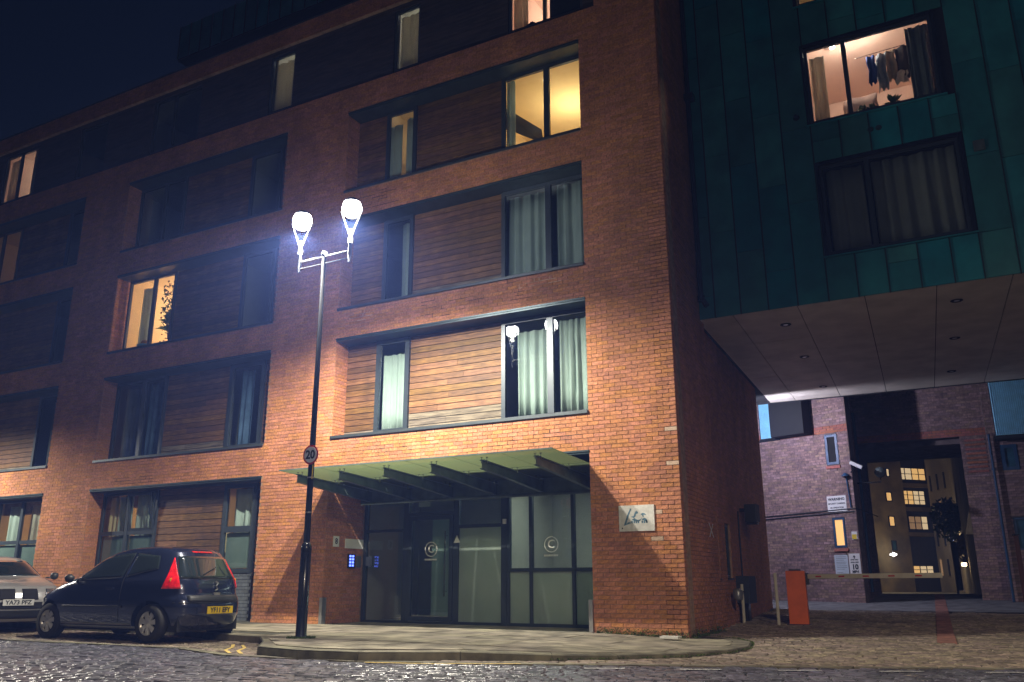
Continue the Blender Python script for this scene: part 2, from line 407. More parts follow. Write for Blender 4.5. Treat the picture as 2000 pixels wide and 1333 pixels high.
g = MB(); g.quad((-300, 17.6, .49), (300, 17.6, .49), (300, 60, -.05), (-300, 60, -.05)); g.quad((-300, 60, -.05), (300, 60, -.05), (300, 400, -.4), (-300, 400, -.4))
tag(g.build('yard_ground', M['asphalt']), kind='structure')
# asphalt patch in the alley
BND = [(-30, -4.9), (-10.3, -5.1), (-8, -4.9), (-6.4, -4.85), (-4.85, -5.35), (-2.65, -5.32), (-.72, -4.75), (2.1, -3.7), (4.7, -2.7), (12, .1), (30, 6)]
KERB = [(-4.5, -5.12), (-3.6, -5.32), (-2.67, -5.24), (-1.55, -4.6), (-.5, -4.1), (.19, -3.6), (.88, -2.85), (1.19, -2.07), (1.3, -1.27), (1.1, -.3), (.7, .38), (-.02, .9)]
NOTCH = [(-30, -2.75), (-9, -2.75), (-7.1, -3.3), (-6.1, -3.45), (-5.2, -4.3), (-4.5, -5.12)]
PAVE = NOTCH + KERB[1:] + [(-.05, .9), (-30, .9)]
def inside(x, y, P):
    c = False; n = len(P)
    for i in range(n):
        (a, b), (d, e) = P[i], P[i - 1]
        if (b > y) != (e > y) and x < (d - a) * (y - b) / (e - b) + a: c = not c
    return c
# pavement sheet, slabs
pv = MB(); bmv = [(x, y, zp(x) - .012) for x, y in PAVE]
pv.add(bmv, [tuple(range(len(bmv)))])
# recess floor of the entrance
pv.add([(-7.9, .9, .043), (-1.6, .9, .043), (-1.6, 1.6, .043), (-7.9, 1.6, .043)], [(0, 1, 2, 3)])
pave = tag(pv.build('pavement', M['slabjoint']), kind='structure')
me = pave.data; bm_ = bmesh.new(); bm_.from_mesh(me); bmesh.ops.triangulate(bm_, faces=bm_.faces[:]); bm_.to_mesh(me); bm_.free()
def clip_half(poly, a, b):
    out = []; 
    def sd(p): return (b[0] - a[0]) * (p[1] - a[1]) - (b[1] - a[1]) * (p[0] - a[0])
    for i in range(len(poly)):
        p, q = poly[i - 1], poly[i]; sp, sq = sd(p), sd(q)
        if (sp > 0) != (sq > 0): t = sp / (sp - sq); out.append((p[0] + (q[0] - p[0]) * t, p[1] + (q[1] - p[1]) * t))
        if sq > 0: out.append(q)
    return out
CONV1 = [(-6.1, -3.3)] + [(-4.42, -4.85), (-3.58, -5.02), (-2.72, -4.94), (-1.68, -4.32), (-.62, -3.82), (0, -3.38), (.62, -2.7), (.9, -2.0), (1.0, -1.27), (.85, -.42), (.55, .1), (-.02, .1), (-6.1, .1)]
CONV2 = [(-30, -2.45), (-9.1, -2.45), (-7.2, -2.95), (-6.1, -3.1), (-6.1, .1), (-30, .1)]
sl = []
rnd = random.Random(3)
y = -5.3; r = 0
while y < 0.1:
    rh = rnd.choice([.55, .65, .8]); x = -22 - rnd.random()
    while x < 1.4:
        L = rnd.choice([.6, .75, .9, 1.1])
        for C in (CONV1, CONV2):
            q = [(x + .006, y + .006), (x + L - .006, y + .006), (x + L - .006, y + rh - .006), (x + .006, y + rh - .006)]
            for i in range(len(C)):
                q = clip_half(q, C[i], C[(i + 1) % len(C)])
                if len(q) < 3: break
            if len(q) >= 3:
                ar = abs(sum(q[i - 1][0] * q[i][1] - q[i][0] * q[i - 1][1] for i in range(len(q)))) / 2
                if ar > .03: sl.append(q)
        x += L
    y += rh; r += 1
# entrance step slabs
for i in range(8):
    x0 = -7.72 + i * .76
    sl.append([(x0, .1), (x0 + .75, .1), (x0 + .75, 1.25), (x0, 1.25)])
for q in sl:
    dz = rnd.uniform(-.003, .003); n = len(q)
    mb = MB(); top = [(a, b, zp(a) + dz) for a, b in q]; bot = [(a, b, zp(a) - .03) for a, b in q]
    mb.add(bot + top, [tuple(range(n, 2 * n))] + [(i, (i + 1) % n, n + (i + 1) % n, n + i) for i in range(n)])
    mb.build('paving_slab', M['slab'], pave)
thing1(MB().box(-.28, .02, -.62, -.42, .03, .062), 'access_cover', M['dirtywhite'], 'small pale access cover let into the pavement near the building corner', 'cover')
# kerb stones
kerb = tag(MB().box(-5.2, -4.6, -4.0, -3.9, -.2, -.1).build('kerb', M['kerb']), kind='structure')
def stones(P, maxl=.9, w=.28):
    off = []
    for i in range(len(P)):
        a = Vector(P[max(0, i - 1)]); b = Vector(P[min(len(P) - 1, i + 1)]); t = (b - a).normalized(); off.append(Vector((-t.y, t.x)))
    for i in range(len(P) - 1):
        a, b = Vector(P[i]), Vector(P[i + 1]); n = max(1, round((b - a).length / maxl))
        for k in range(n):
            t0, t1 = k / n, (k + 1) / n; e = .004 / (b - a).length
            p, q = a.lerp(b, t0 + e), a.lerp(b, t1 - e); np_, nq = off[i].lerp(off[i + 1], t0), off[i].lerp(off[i + 1], t1)
            ip, iq = p + np_ * w, q + nq * w; j = rnd.uniform(-.004, .004)
            hx = lambda v: min(zp(v[0]), .052) + j if v[0] > -5.3 else zp(v[0]) + j
            pc, qc = p + np_ * .025, q + nq * .025
            vs = [(p[0], p[1], -.2), (q[0], q[1], -.2), (iq[0], iq[1], -.2), (ip[0], ip[1], -.2),
                  (p[0], p[1], hx(p) - .02), (q[0], q[1], hx(q) - .02), (iq[0], iq[1], hx(iq)), (ip[0], ip[1], hx(ip)), (pc[0], pc[1], hx(p)), (qc[0], qc[1], hx(q))]
            MB().add(vs, [(0, 1, 5, 4), (4, 5, 9, 8), (8, 9, 6, 7), (1, 2, 6, 9, 5), (2, 3, 7, 6), (3, 0, 4, 8, 7)]).build('kerb_stone', M['kerb'], kerb)
stones([p for p in KERB]); stones(NOTCH[:-1] + [KERB[0]])
# setts
def sett_mesh(mb, x, y, z, L, W, ang, h=.03):
    c, s = cos(ang), sin(ang); j = rnd.uniform(-.005, .005); b = .014
    def P(u, v, zz): return (x + u * c - v * s, y + u * s + v * c, zz)
    lo = [P(-L / 2, -W / 2, z - h), P(L / 2, -W / 2, z - h), P(L / 2, W / 2, z - h), P(-L / 2, W / 2, z - h)]
    tl = rnd.uniform(-.003, .003); tw = rnd.uniform(-.003, .003)
    mid = [P(-L / 2, -W / 2, z - .012 + j), P(L / 2, -W / 2, z - .012 + j), P(L / 2, W / 2, z - .012 + j), P(-L / 2, W / 2, z - .012 + j)]
    hi = [P(-L / 2 + b, -W / 2 + b, z + j - tl - tw), P(L / 2 - b, -W / 2 + b, z + j + tl - tw), P(L / 2 - b, W / 2 - b, z + j + tl + tw), P(-L / 2 + b, W / 2 - b, z + j - tl + tw)]
    mb.add(lo + mid + hi, [(8, 9, 10, 11)] + [(4 + i, 4 + (i + 1) % 4, 8 + (i + 1) % 4, 8 + i) for i in range(4)] + [(i, (i + 1) % 4, 4 + (i + 1) % 4, 4 + i) for i in range(4)])
def setts(name, cond, X, Y, L, W, ang, m, parent, nobj, gap=.012):
    c, s = cos(ang), sin(ang); al = []
    R = 40; v = -R; k = 0
    while v < R:
        u = -R + (L / 2 if k % 2 else 0) + rnd.uniform(-.02, .02)
        while u < R:
            l = L * rnd.uniform(.8, 1.2); uc = u + l / 2
            x, y = uc * c - v * s - 4, uc * s + v * c - 2
            if X[0] < x < X[1] and Y[0] < y < Y[1] and cond(x, y):
                ps = projsize((x, y, zr(x, y)))
                if not ps and projsize((x, y, zr(x, y)), 500) > .001: ps = 1e-5
                if ps: al.append((ps, x, y, l - gap, W - gap))
            u += l
        v += W; k += 1
    al.sort(key=lambda a: -a[0])
    for i, (ps, x, y, l, wd) in enumerate(al):
        if i < nobj:
            mb = MB(); sett_mesh(mb, x, y, zr(x, y), l, wd, ang); mb.build(name, m, parent)
        elif i == nobj: mb = MB(); sett_mesh(mb, x, y, zr(x, y), l, wd, ang)
        else: sett_mesh(mb, x, y, zr(x, y), l, wd, ang)
    if len(al) > nobj: tag(mb.build('sett_surface', m, parent), kind='stuff')
road = bpy.data.objects['road']
setts('sett', lambda x, y: y < lerp(BND, x) - .09, (-24, 12), (-12, 4), .20, .115, radians(12), M['sett'], road, 300)
ap = MB().box(4, 4.1, 5, 5.1, -.3, -.2).build('setts_apron', M['joint']); tag(ap, kind='structure')
PAVEX = [(-30, -2.7), (-9, -2.7), (-7.1, -3.25), (-6.05, -3.4), (-5.15, -4.25), (-4.5, -5.12)] + KERB[1:] + [(-.05, .9), (-.3, 5), (-.7, 14), (-30, 14)]
setts('sett', lambda x, y: lerp(BND, x) + .2 < y < 9.2 - x * .12 and not inside(x, y + .03, PAVEX) and not (3.66 - (y - .8) * .05 < x < 3.90 - (y - .8) * .05 and y > .75), (-24, 12), (-6, 10), .225, .11, radians(3), M['bsett'], ap, 300)
# smooth granite edging between the two setts areas
ed = tag(MB().box(4, 4.1, 5, 5.1, -.3, -.25).build('edging_strip', M['kerb']), kind='structure')
for (a, b), (c, d) in zip(BND[1:], BND[2:]):
    n = max(1, round(math.hypot(c - a, d - b) / .9))
    if a > 11: break
    for k in range(n):
        t0, t1 = (k + .01) / n, (k + .99) / n
        p = [(a + (c - a) * t, b + (d - b) * t) for t in (t0, t1)]
        mb = MB(); j = rnd.uniform(-.002, .003)
        vs = [(p[0][0], p[0][1]), (p[1][0], p[1][1]), (p[1][0], p[1][1] + .17), (p[0][0], p[0][1] + .17)]
        mb.add([(x, y, zr(x, y) - .03) for x, y in vs] + [(x, y, zr(x, y) + j) for x, y in vs], [(4, 5, 6, 7), (0, 1, 5, 4), (1, 2, 6, 5), (2, 3, 7, 6), (3, 0, 4, 7)])
        mb.build('edging_stone', M['kerb'], ed)
# alley: asphalt beyond the setts, red flag channel
g = MB(); n = 12
for i in range(n):
    y0, y1 = 9 + i * .72, 9 + (i + 1) * .72
    g.quad((-3, y0, zr(0, y0) - .004), (9, y0, zr(0, y0) - .004), (9, y1, zr(0, y1) - .004), (-3, y1, zr(0, y1) - .004))
tag(g.build('alley_surface', M['asphalt']), kind='structure')
ch = tag(MB().box(3.7, 3.8, .9, 1, -.3, -.2).build('channel', M['joint']), kind='structure')
yy = .8
while yy < 16.5:
    L = rnd.uniform(.5, .7); x0 = 3.64 - (yy - .8) * .05; x1 = x0 - L * .05; z0, z1 = zr(3, yy) + .013, zr(3, yy + L) + .013
    q = [(x0, yy + .006, z0), (x0 + .27, yy + .006, z0), (x1 + .27, yy + L - .006, z1), (x1, yy + L - .006, z1)]
    MB().add([(a, b, c - .04) for a, b, c in q] + q, [(4, 5, 6, 7), (0, 1, 5, 4), (1, 2, 6, 5), (2, 3, 7, 6), (3, 0, 4, 7)]).build('paver', M['redflag'], ch)
    yy += L
# road markings: worn yellow double line in the bay, white dashes
def stripe(name, P, wd, m, z=.008):
    mb = MB()
    for a, b in zip(P, P[1:]):
        a, b = Vector(a), Vector(b); t = (b - a).normalized(); nn = Vector((-t.y, t.x)) * wd / 2
        mb.quad(*[(p[0], p[1], zr(p[0], p[1]) + z) for p in (a - nn, b - nn, b + nn, a + nn)])
    return tag(mb.build(name, m), kind='structure')
stripe('yellow_line', [(-5.0, -5.13), (-5.45, -4.78), (-5.75, -4.35), (-6.2, -3.9)], .05, M['lineyellow'])
stripe('yellow_line', [(-4.78, -5.13), (-5.2, -4.78), (-5.5, -4.35), (-5.95, -3.95)], .05, M['lineyellow'])
for i in range(5):
    x = .3 + i * 1.0; stripe('white_dash', [(x, lerp(BND, x) - .55), (x + .42, lerp(BND, x + .42) - .52)], .07, M['linewhite'])
stripe('yellow_line', [(-2.4, -5.45), (-1.6, -5.25), (-.6, -4.75)], .06, M['lineyellow'])

# ================================================================== BRICK APARTMENT BUILDING
apt = empty('apartment_building', (0, 0, 0), 'orange brick apartment building with timber infill panels, glass entrance canopy and rows of windows', 'building')
BAYS = [(-7.77, -1.67), (-15.65, -9.72), (-23.5, -17.57)]
ROWS = [(3.94, 6.18), (6.86, 9.08), (9.78, 11.89)]
frects = [(-25, 0, -.1, 12.6), (-25, 0, 14.55, 15.06), (-1.3, 0, 12.6, 14.55)]
fholes = [(b[0], b[1], r[0], r[1]) for b in BAYS for r in ROWS] + [(-7.77, -1.67, -1, 3.23), (-15.65, -9.72, -1, 3.23), (-23.5, -17.57, -1, 3.23)]
wl = MB(); wall_cells(wl, FAC, frects, fholes, .4)
srects = [(0, 2.75, -.1, 15.06)]; sholes = [(2.66, 3.3, .96, 2.22)]
SIDE2 = Pl(SIDE(2.75, .12, 0), SIDE.U, SIDE.N)
wall_cells(wl, SIDE, srects, [], .35)
s2r = [(0, 6.85, -.1, 6.14)]; s2h = [(.02, .62, .96, 2.22), (1.3, 1.85, .97, 2.12)]
wall_cells(wl, SIDE2, s2r, s2h, .25)
wl.box(-24.9, -.45, 1.28, 1.5, 2.86, 3.23)                           # over the entrance
wl.box(-24.9, -.7, 9.35, 9.6, 0, 15)                                  # back wall
RT = Pl((-1.67, 0, 0), (0, 1, 0), (1, 0, 0)); LT = Pl((-7.77, 0, 0), (0, 1, 0), (-1, 0, 0))
wl.box(-8.1, -7.77, .4, 1.5, -.1, 3.23); wl.box(-1.67, -1.4, .4, 1.5, -.1, 3.23)
wall = wl.build('wall', M['mortar'], apt)
sets = [(FAC, brick_cells(frects, fholes)), (SIDE, brick_cells(srects, [], BL / 2)), (SIDE2, brick_cells(s2r, s2h))]
for b in BAYS:       # reveals, left jambs face the camera
    J = Pl((b[0], 0, 0), (0, 1, 0), (-1, 0, 0))
    for r in ROWS: sets.append((J, brick_cells([(.01, .44, r[0], r[1])], [])))
    sets.append((J, brick_cells([(.01, 1.25 if b is BAYS[0] else .44, 0, 3.23)], [])))
brickwork(sets, wall, M['brick'])
# soffits and sills of the openings
for b in BAYS:
    for r in ROWS + [(.0, 3.23)]:
        e = 1.26 if (b is BAYS[0] and r[0] == 0) else .5
        MB().box(b[0] + .003, b[1] - .003, -.012, e, r[1] - .07, r[1] - .004).box(b[0] + .003, b[1] - .003, -.03, .012, r[1] - .035, r[1] - .002).build('opening_head', M['soffitm'], apt)
        if r[0] > 0: MB().box(b[0] + .003, b[1] - .003, -.045, .48, r[0] + .005, r[0] + .03).box(b[0] + .003, b[1] - .003, -.05, -.035, r[0] - .03, r[0] + .028).build('sill', M['sill'], apt)
    for z0, z1 in [(a[1] - .07, a[1]) for a in ROWS]: pass
# interior floors and partitions, seen through the glass
it = MB()
for z in (3.5, 6.52, 9.43, 12.3, 15.0): it.box(-24.8, -1.0, .47, 9.3, z - .12, z)
for x in (-8.7, -5.0, -16.6, -12.4, -21.3, -24.8): it.box(x - .06, x + .06, .5, 5, 3.55, 14.9)
it.box(-24.8, -1.0, 4.9, 5.0, 3.5, 14.9)
it.box(-24.8, -8.75, 4.9, 5.0, 0, 3.4); it.box(-9.0, -8.9, .5, 5, 0, 3.4); it.box(-1.2, -1.1, 1.5, 5, 0, 3.4); it.box(-9, -1.1, 4.95, 5.05, 0, 3.4); it.box(-9, -1.1, 1.4, 5, 0, .03)
it.build('interior', M['room'], apt)
LIT = M['warmroom']
# ---- first floor, bay over the entrance
z0, z1 = 3.975, 6.1
boards(apt, FAC, -7.76, -6.93, z0, z1, greyrows=1)
window(apt, FAC, -6.92, -6.03, z0, z1, .37, fw=.11)
boards(apt, FAC, -6.02, -3.74, z0, z1, greyrows=3)
window(apt, FAC, -3.73, -1.68, z0, z1, .37, mull=(-2.62,), fw=.09)
# ---- second floor
z0, z1 = 6.895, 9.0
boards(apt, FAC, -7.76, -6.86, z0, z1); window(apt, FAC, -6.85, -6.03, z0, z1, .37, fw=.09)
boards(apt, FAC, -6.02, -3.74, z0, z1, greyrows=2); window(apt, FAC, -3.73, -1.68, z0, z1, .37, mull=(-2.62,), fw=.085)
# ---- third floor
z0, z1 = 9.815, 11.81
boards(apt, FAC, -7.76, -6.9, z0, z1); window(apt, FAC, -6.89, -6.03, z0, z1, .37, fw=.09)
boards(apt, FAC, -6.02, -3.74, z0, z1, greyrows=0); window(apt, FAC, -3.73, -1.68, z0, z1, .37, mull=(-2.62,), fw=.085)
# ---- middle bay
z0, z1 = 3.975, 6.1
window(apt, FAC, -15.6, -13.66, z0, z1, .37, mull=(-14.5,), fw=.08); boards(apt, FAC, -13.65, -11.42, z0, z1, greyrows=2)
window(apt, FAC, -11.41, -10.25, z0, z1, .37, fw=.11); boards(apt, FAC, -10.24, -9.73, z0, z1)
z0, z1 = 6.895, 9.0
window(apt, FAC, -15.6, -13.74, z0, z1, .37, mull=(-14.56,), fw=.07); boards(apt, FAC, -13.73, -11.3, z0, z1, greyrows=1)
window(apt, FAC, -11.29, -10.2, z0, z1, .37, fw=.09); boards(apt, FAC, -10.19, -9.73, z0, z1)
z0, z1 = 9.815, 11.81
window(apt, FAC, -15.6, -13.74, z0, z1, .37, mull=(-14.56,), fw=.07); boards(apt, FAC, -13.73, -11.3, z0, z1)
window(apt, FAC, -11.29, -10.2, z0, z1, .37, fw=.09); boards(apt, FAC, -10.19, -9.73, z0, z1)
# ground floor
window(apt, FAC, -15.6, -13.52, 1.12, 3.15, .37, mull=(-14.58,), trans=(2.12,), fw=.07)
boards(apt, FAC, -13.51, -11.25, .95, 3.15, h=.16, greyrows=0)
window(apt, FAC, -11.24, -10.2, 1.12, 3.15, .37, trans=(2.1,), fw=.10); boards(apt, FAC, -10.19, -9.73, .05, 3.15, h=.16)
gm = MB(); GP = Pl((0, .40, 0), (1, 0, 0), (0, 1, 0)); gm.T = GP; gm.box(-15.64, -10.2, 0, .1, 0, 1.11); gw = gm.build('plinth', M['dark'], apt)
gc = brick_cells([(-11.3, -10.2, 0, 1.10)], []) + brick_cells([(-15.6, -11.3, 0, 1.10)], [])
for i, c in enumerate(gc):
    mb = MB(GP); brick_add(mb, c); mb.build('brick', M['gbrick'], gw)
# ---- far bay
z0, z1 = 3.975, 6.1
boards(apt, FAC, -22.0, -18.95, z0, z1); window(apt, FAC, -18.94, -17.6, z0, z1, .37, fw=.09); window(apt, FAC, -23.45, -22.01, z0, z1, .37)
z0, z1 = 6.895, 9.0
boards(apt, FAC, -21.85, -18.8, z0, z1); window(apt, FAC, -18.79, -17.6, z0, z1, .37, fw=.09); window(apt, FAC, -23.45, -21.86, z0, z1, .37)
z0, z1 = 9.815, 11.81
boards(apt, FAC, -21.15, -18.8, z0, z1); window(apt, FAC, -18.79, -17.6, z0, z1, .37, fw=.09); window(apt, FAC, -23.45, -21.16, z0, z1, .37, mull=(-22.1,))
window(apt, FAC, -21.2, -18.05, .9, 3.15, .37, mull=(-20.05, -18.98), trans=(1.99,), fw=.07); boards(apt, FAC, -23.45, -21.21, .2, 3.15, h=.16); boards(apt, FAC, -18.04, -17.6, .2, 3.15, h=.16)
MB().box(-21.2, -18.05, .39, .5, 0, .89).build('plinth', M['dark'], apt)
# ---- top floor cladding with windows
TOPW = [(-22.25, -20.5, 12.72, 14.42, (-21.45,)), (-18.45, -17.15, 12.72, 14.42, ()), (-15.15, -13.2, 12.72, 14.42, (-14.3,)), (-10.62, -9.76, 12.72, 14.42, ()), (-6.58, -5.82, 12.72, 14.42, ()), (-3.42, -1.6, 12.72, 14.42, (-2.52,))]
TP = Pl((0, .12, 0), (1, 0, 0), (0, 1, 0))
tcell = MB(TP); wall_cells(tcell, TP, [(-25, -1.3, 12.6, 14.55)], [t[:4] for t in TOPW], .1)
tcl = tcell.build('top_cladding', M['dark'], apt)
k = 0; z = 12.62
while z < 14.5:
    iv = [[-25, -1.31]]
    for t in TOPW:
        if t[2] - .05 < z + .09 < t[3] + .05:
            nv = []
            for a, b in iv:
                if t[1] <= a or t[0] >= b: nv.append([a, b])
                else:
                    if t[0] > a: nv.append([a, t[0]])
                    if t[1] < b: nv.append([t[1], b])
            iv = nv
    for a, b in iv: MB(TP).box(a + .004, b - .004, -.02 - rnd.uniform(0, .004), 0, z, z + .172).build('board', M['clad'], tcl)
    z += .18
for t in TOPW: window(apt, TP, t[0] + .01, t[1] - .01, t[2] + .01, t[3] - .01, .02, mull=t[4], fw=.055, pane=M['glass'])
MB().box(-25, 0.01, -.03, .3, 15.06, 15.1).build('coping', M['sill'], apt)
MB().box(-25, -.1, .3, 9.4, 14.98, 15.05).build('roof', M['dark'], apt)
# roof storey in copper
rs = MB().box(-16.0, -2, 2.6, 8, 15.06, 17.0).build('roof_storey', M['dark'], apt)
MB().box(-16.2, -2, 1.5, 8, 16.95, 17.02).build('roof_soffit', M['dark'], apt)
x = -16.2
while x < -5:
    MB().box(x + .008, x + .472, 1.5 - rnd.uniform(0, .006), 1.56, 17.02, 18.2).build('copper_panel', M['copper'], rs)
    MB().box(x - .012, x + .008, 1.46, 1.56, 17.0, 18.2).build('seam', M['seam'], rs); x += .48
# ---- dirt and lime in the bed joints
def joints(name, regs, m, n, seed):
    R_ = random.Random(seed); mb = MB()
    for x0, x1, z0, z1 in regs:
        for i in range(n):
            z = round(R_.triangular(z0, z1, z0) / CH) * CH; L = R_.uniform(.08, .5); x = R_.uniform(x0, x1); t = R_.uniform(.003, .006)
            mb.add([(x, -.0125, z - t), (x + L, -.0125, z - t), (x + L, -.0125, z + t), (x, -.0125, z + t), (x, -.006, z - t), (x + L, -.006, z - t), (x + L, -.006, z + t), (x, -.006, z + t)], [(0, 1, 2, 3), (0, 4, 5, 1), (3, 2, 6, 7)])
            if R_.random() < .5: xx = x + R_.uniform(0, L); mb.add([(xx, -.0125, z), (xx + .008, -.0125, z), (xx + .008, -.0125, z + CH), (xx, -.0125, z + CH)], [(0, 1, 2, 3)])
    tag(mb.build(name, m, wall), kind='stuff')
joints('dirty_joint', [(-6.9, -5.2, 3.36, 3.9), (-5.6, -3.2, 6.28, 6.8), (-4.0, -2.2, 3.45, 3.88), (-15.0, -13.5, 3.3, 3.5), (-7.6, -6.6, 9.2, 9.7)], M['joint'], 16, 4)
joints('lime_joint', [(-7.65, -6.9, 6.55, 6.8), (-3.2, -2.6, 6.6, 6.82)], M['palebrick'], 9, 6)
# ---- recessed entrance
EY = 1.27
ent = empty('tmp', (0, 0, 0)); bpy.data.objects.remove(ent)
F2 = Pl((0, 0, 0), (1, 0, 0), (0, 1, 0))
def rectframe(mb, x0, x1, z0, z1, fw, y=EY, dp=.09):
    mb.box(x0, x1, y, y + dp, z1 - fw, z1); mb.box(x0, x1, y, y + dp, z0, z0 + fw)
    mb.box(x0, x0 + fw, y, y + dp, z0 + fw, z1 - fw); mb.box(x1 - fw, x1, y, y + dp, z0 + fw, z1 - fw)
fl = .05
mb = MB(); rectframe(mb, -7.74, -6.60, fl, 2.86, .07); mb.box(-7.67, -6.67, EY + .004, EY + .085, 1.97, 2.03)
w1 = mb.build('entrance_screen', M['frame'], apt)
MB().box(-7.67, -6.67, EY + .03, EY + .04, 2.03, 2.79).build('pane', M['glass'], w1); MB().box(-7.67, -6.67, EY + .03, EY + .04, fl + .07, 1.97).build('pane', M['glass'], w1)
mb = MB(); rectframe(mb, -6.6, -5.32, fl, 2.86, .06); mb.box(-6.54, -5.38, EY + .004, EY + .085, 2.30, 2.37)
w2 = mb.build('door_surround', M['frame'], apt); MB().box(-6.54, -5.38, EY + .03, EY + .04, 2.37, 2.8).build('pane', M['glass'], w2)
MB().box(-6.28, -5.98, EY - .004, EY + .002, 2.48, 2.66).build('notice', M['frost'], w2)
mb = MB(); rectframe(mb, -6.53, -5.39, fl + .07, 2.29, .09, EY - .01, .06)
dr = mb.build('door', M['frame'], apt); MB().box(-6.44, -5.48, EY + .015, EY + .025, fl + .16, 2.2).build('pane', M['glass'], dr)
mb = MB(); mb.tube([(-5.53, EY - .09, .62), (-5.53, EY - .09, 1.95)], .016, 10); mb.tube([(-5.53, EY - .09, .72), (-5.53, EY, .72)], .01, 6); mb.tube([(-5.53, EY - .09, 1.85), (-5.53, EY, 1.85)], .01, 6)
mb.build('handle', M['steel'], dr, smooth=True)
mb = MB(); rectframe(mb, -5.32, -4.16, fl, 2.86, .07); mb.box(-5.25, -4.23, EY + .004, EY + .085, 2.0, 2.07)
w3 = mb.build('entrance_screen', M['frame'], apt)
MB().box(-5.25, -4.23, EY + .03, EY + .04, 2.07, 2.79).build('pane', M['glass'], w3); MB().box(-5.25, -4.23, EY + .03, EY + .04, fl + .07, 2.0).build('pane', M['frost'], w3)
mb = MB(); rectframe(mb, -4.1, -1.7, fl, 2.86, .07); mb.box(-4.03, -1.77, EY + .004, EY + .085, 1.1, 1.17)
for x in (-3.55, -2.62): mb.box(x - .035, x + .035, EY + .002, EY + .088, fl + .07, 2.79)
w4 = mb.build('entrance_screen', M['frame'], apt)
for a, b in ((-4.03, -3.585), (-3.515, -2.655), (-2.585, -1.77)):
    MB().box(a, b, EY + .03, EY + .04, fl + .07, 1.1).build('pane', M['frost'], w4); MB().box(a, b, EY + .03, EY + .04, 1.17, 2.79).build('pane', M['glass'], w4)
MB().box(-4.16, -4.1, EY - .01, EY + .1, fl, 2.86).build('mullion', M['frame'], apt)
# etched emblem: a letter in a ring, on the door and on the side screen
def emblem(P, par, r=.155):
    mb = MB(); n = 36
    for k in range(n):
        a, b = 2 * pi * k / n, 2 * pi * (k + 1) / n
        mb.quad(*[(P[0] + q * cos(t), P[1], P[2] + q * sin(t)) for q, t in ((r * .9, a), (r, a), (r, b), (r * .9, b))])
    mb.build('etched_ring', M['dirtywhite'], par)
    text('etched_letter', 'C', M['dirtywhite'], r * 1.5, (P[0], P[1], P[2]), (1, 0, 0), (0, 0, 1), par, bold=.002, ext=.0005)
    mb = MB(); x = P[0] - .16
    for i in range(9): ww = .022 + .01 * (i % 3 == 0); mb.box(x, x + ww, P[1], P[1] + .001, P[2] - r - .075, P[2] - r - .04); x += ww + .009
    mb.build('etched_line', M['dirtywhite'], par)
emblem((-5.94, EY + .006, 1.58), dr); emblem((-3.1, EY + .02, 1.62), w4)
MB().box(-6.0, -5.4, 2.4, 2.8, 3.0, 3.02).build('ceiling_light', emat('lobby_panel_light_dim', (.75, .85, .7), 10), apt)
MB().box(-5.93, -5.49, EY + .03, EY + .034, fl + .17, 2.19).build('frosted_film', M['frost'], dr)
# warning triangle, small sensor
tag(MB().add([(-5.37, EY - .004, 1.70), (-5.21, EY - .004, 1.70), (-5.29, EY - .004, 1.86), (-5.37, EY, 1.70), (-5.21, EY, 1.70), (-5.29, EY, 1.86)], [(0, 1, 2), (0, 3, 4, 1), (1, 4, 5, 2), (2, 5, 3, 0)]).build('warning_sticker', M['white']), 'small white triangular warning sticker beside the entrance door handle', 'sticker')
tag(MB().box(-4.17, -4.09, EY - .05, EY - .01, 2.05, 2.15).build('door_sensor', M['white'], bevel=.008), 'small white square box on the dark mullion right of the entrance doors', 'sensor')
# lobby ceiling tile lights: a dim glow
for x in (-3.6, -2.4): MB().box(x - .28, x + .28, 2.6, 3.0, 3.0, 3.02).build('ceiling_light', emat('lobby_panel_light', (.75, .85, .7), 28), apt)
MB().box(-8.5, -1.2, 1.5, 4.9, 3.03, 3.3).build('lobby_ceiling', M['room'], apt)
mb = MB(); mb.box(-4.9, -4.8, 2.4, 4.9, .04, 3.0); mb.build('lobby_wall', M['room'], apt)
# ---- timber opening details done; curtains
C_ = M['curtain']
curtain(FAC, -6.85, -6.1, 4.03, 5.78, .55, C_, 'pale green curtain in the narrow window left of the bright timber panel', wl=.2)
curtain(FAC, -3.45, -2.7, 4.03, 5.85, .56, C_, 'pale curtain behind the left pane of the window that reflects the lamps', wl=.19, taper=.02)
curtain(FAC, -2.5, -1.85, 4.03, 5.95, .52, C_, 'narrow pale curtain behind the right pane of the window that reflects the lamps', wl=.17)
curtain(FAC, -3.62, -2.7, 6.95, 8.9, .56, C_, 'drawn curtain in the left pane of the dark second floor corner window', wl=.24)
curtain(FAC, -2.5, -1.75, 6.95, 8.95, .56, C_, 'drawn curtain in the right pane of the dark second floor corner window', wl=.24)
curtain(FAC, -6.45, -6.1, 6.95, 8.9, .56, C_, 'thin curtain hanging in the second floor window behind the street lamp glare', wl=.2)
curtain(FAC, -6.85, -6.5, 9.87, 11.5, .5, M['curtain'], 'left half of the parted curtain in the narrow third floor window', wl=.2)
curtain(FAC, -6.4, -6.08, 9.87, 11.6, .5, M['curtain'], 'right half of the parted curtain in the narrow third floor window', wl=.2)
curtain(FAC, -3.66, -3.45, 9.87, 11.75, .5, C_, 'slim cream curtain at the left edge of the bright yellow third floor window', wl=.12)
curtain(FAC, -15.5, -14.65, 4.05, 5.95, .6, M['curtaindark'], 'dark curtain in the left pane of the first floor middle bay window', wl=.24)
curtain(FAC, -14.45, -13.75, 4.05, 6.0, .58, M['curtainblue'], 'navy blue curtain left of the middle bay timber panel', wl=.2)
curtain(FAC, -11.2, -10.75, 4.05, 5.95, .58, M['curtainblue'], 'blue curtain in the narrow middle bay window with bright frame', wl=.18)
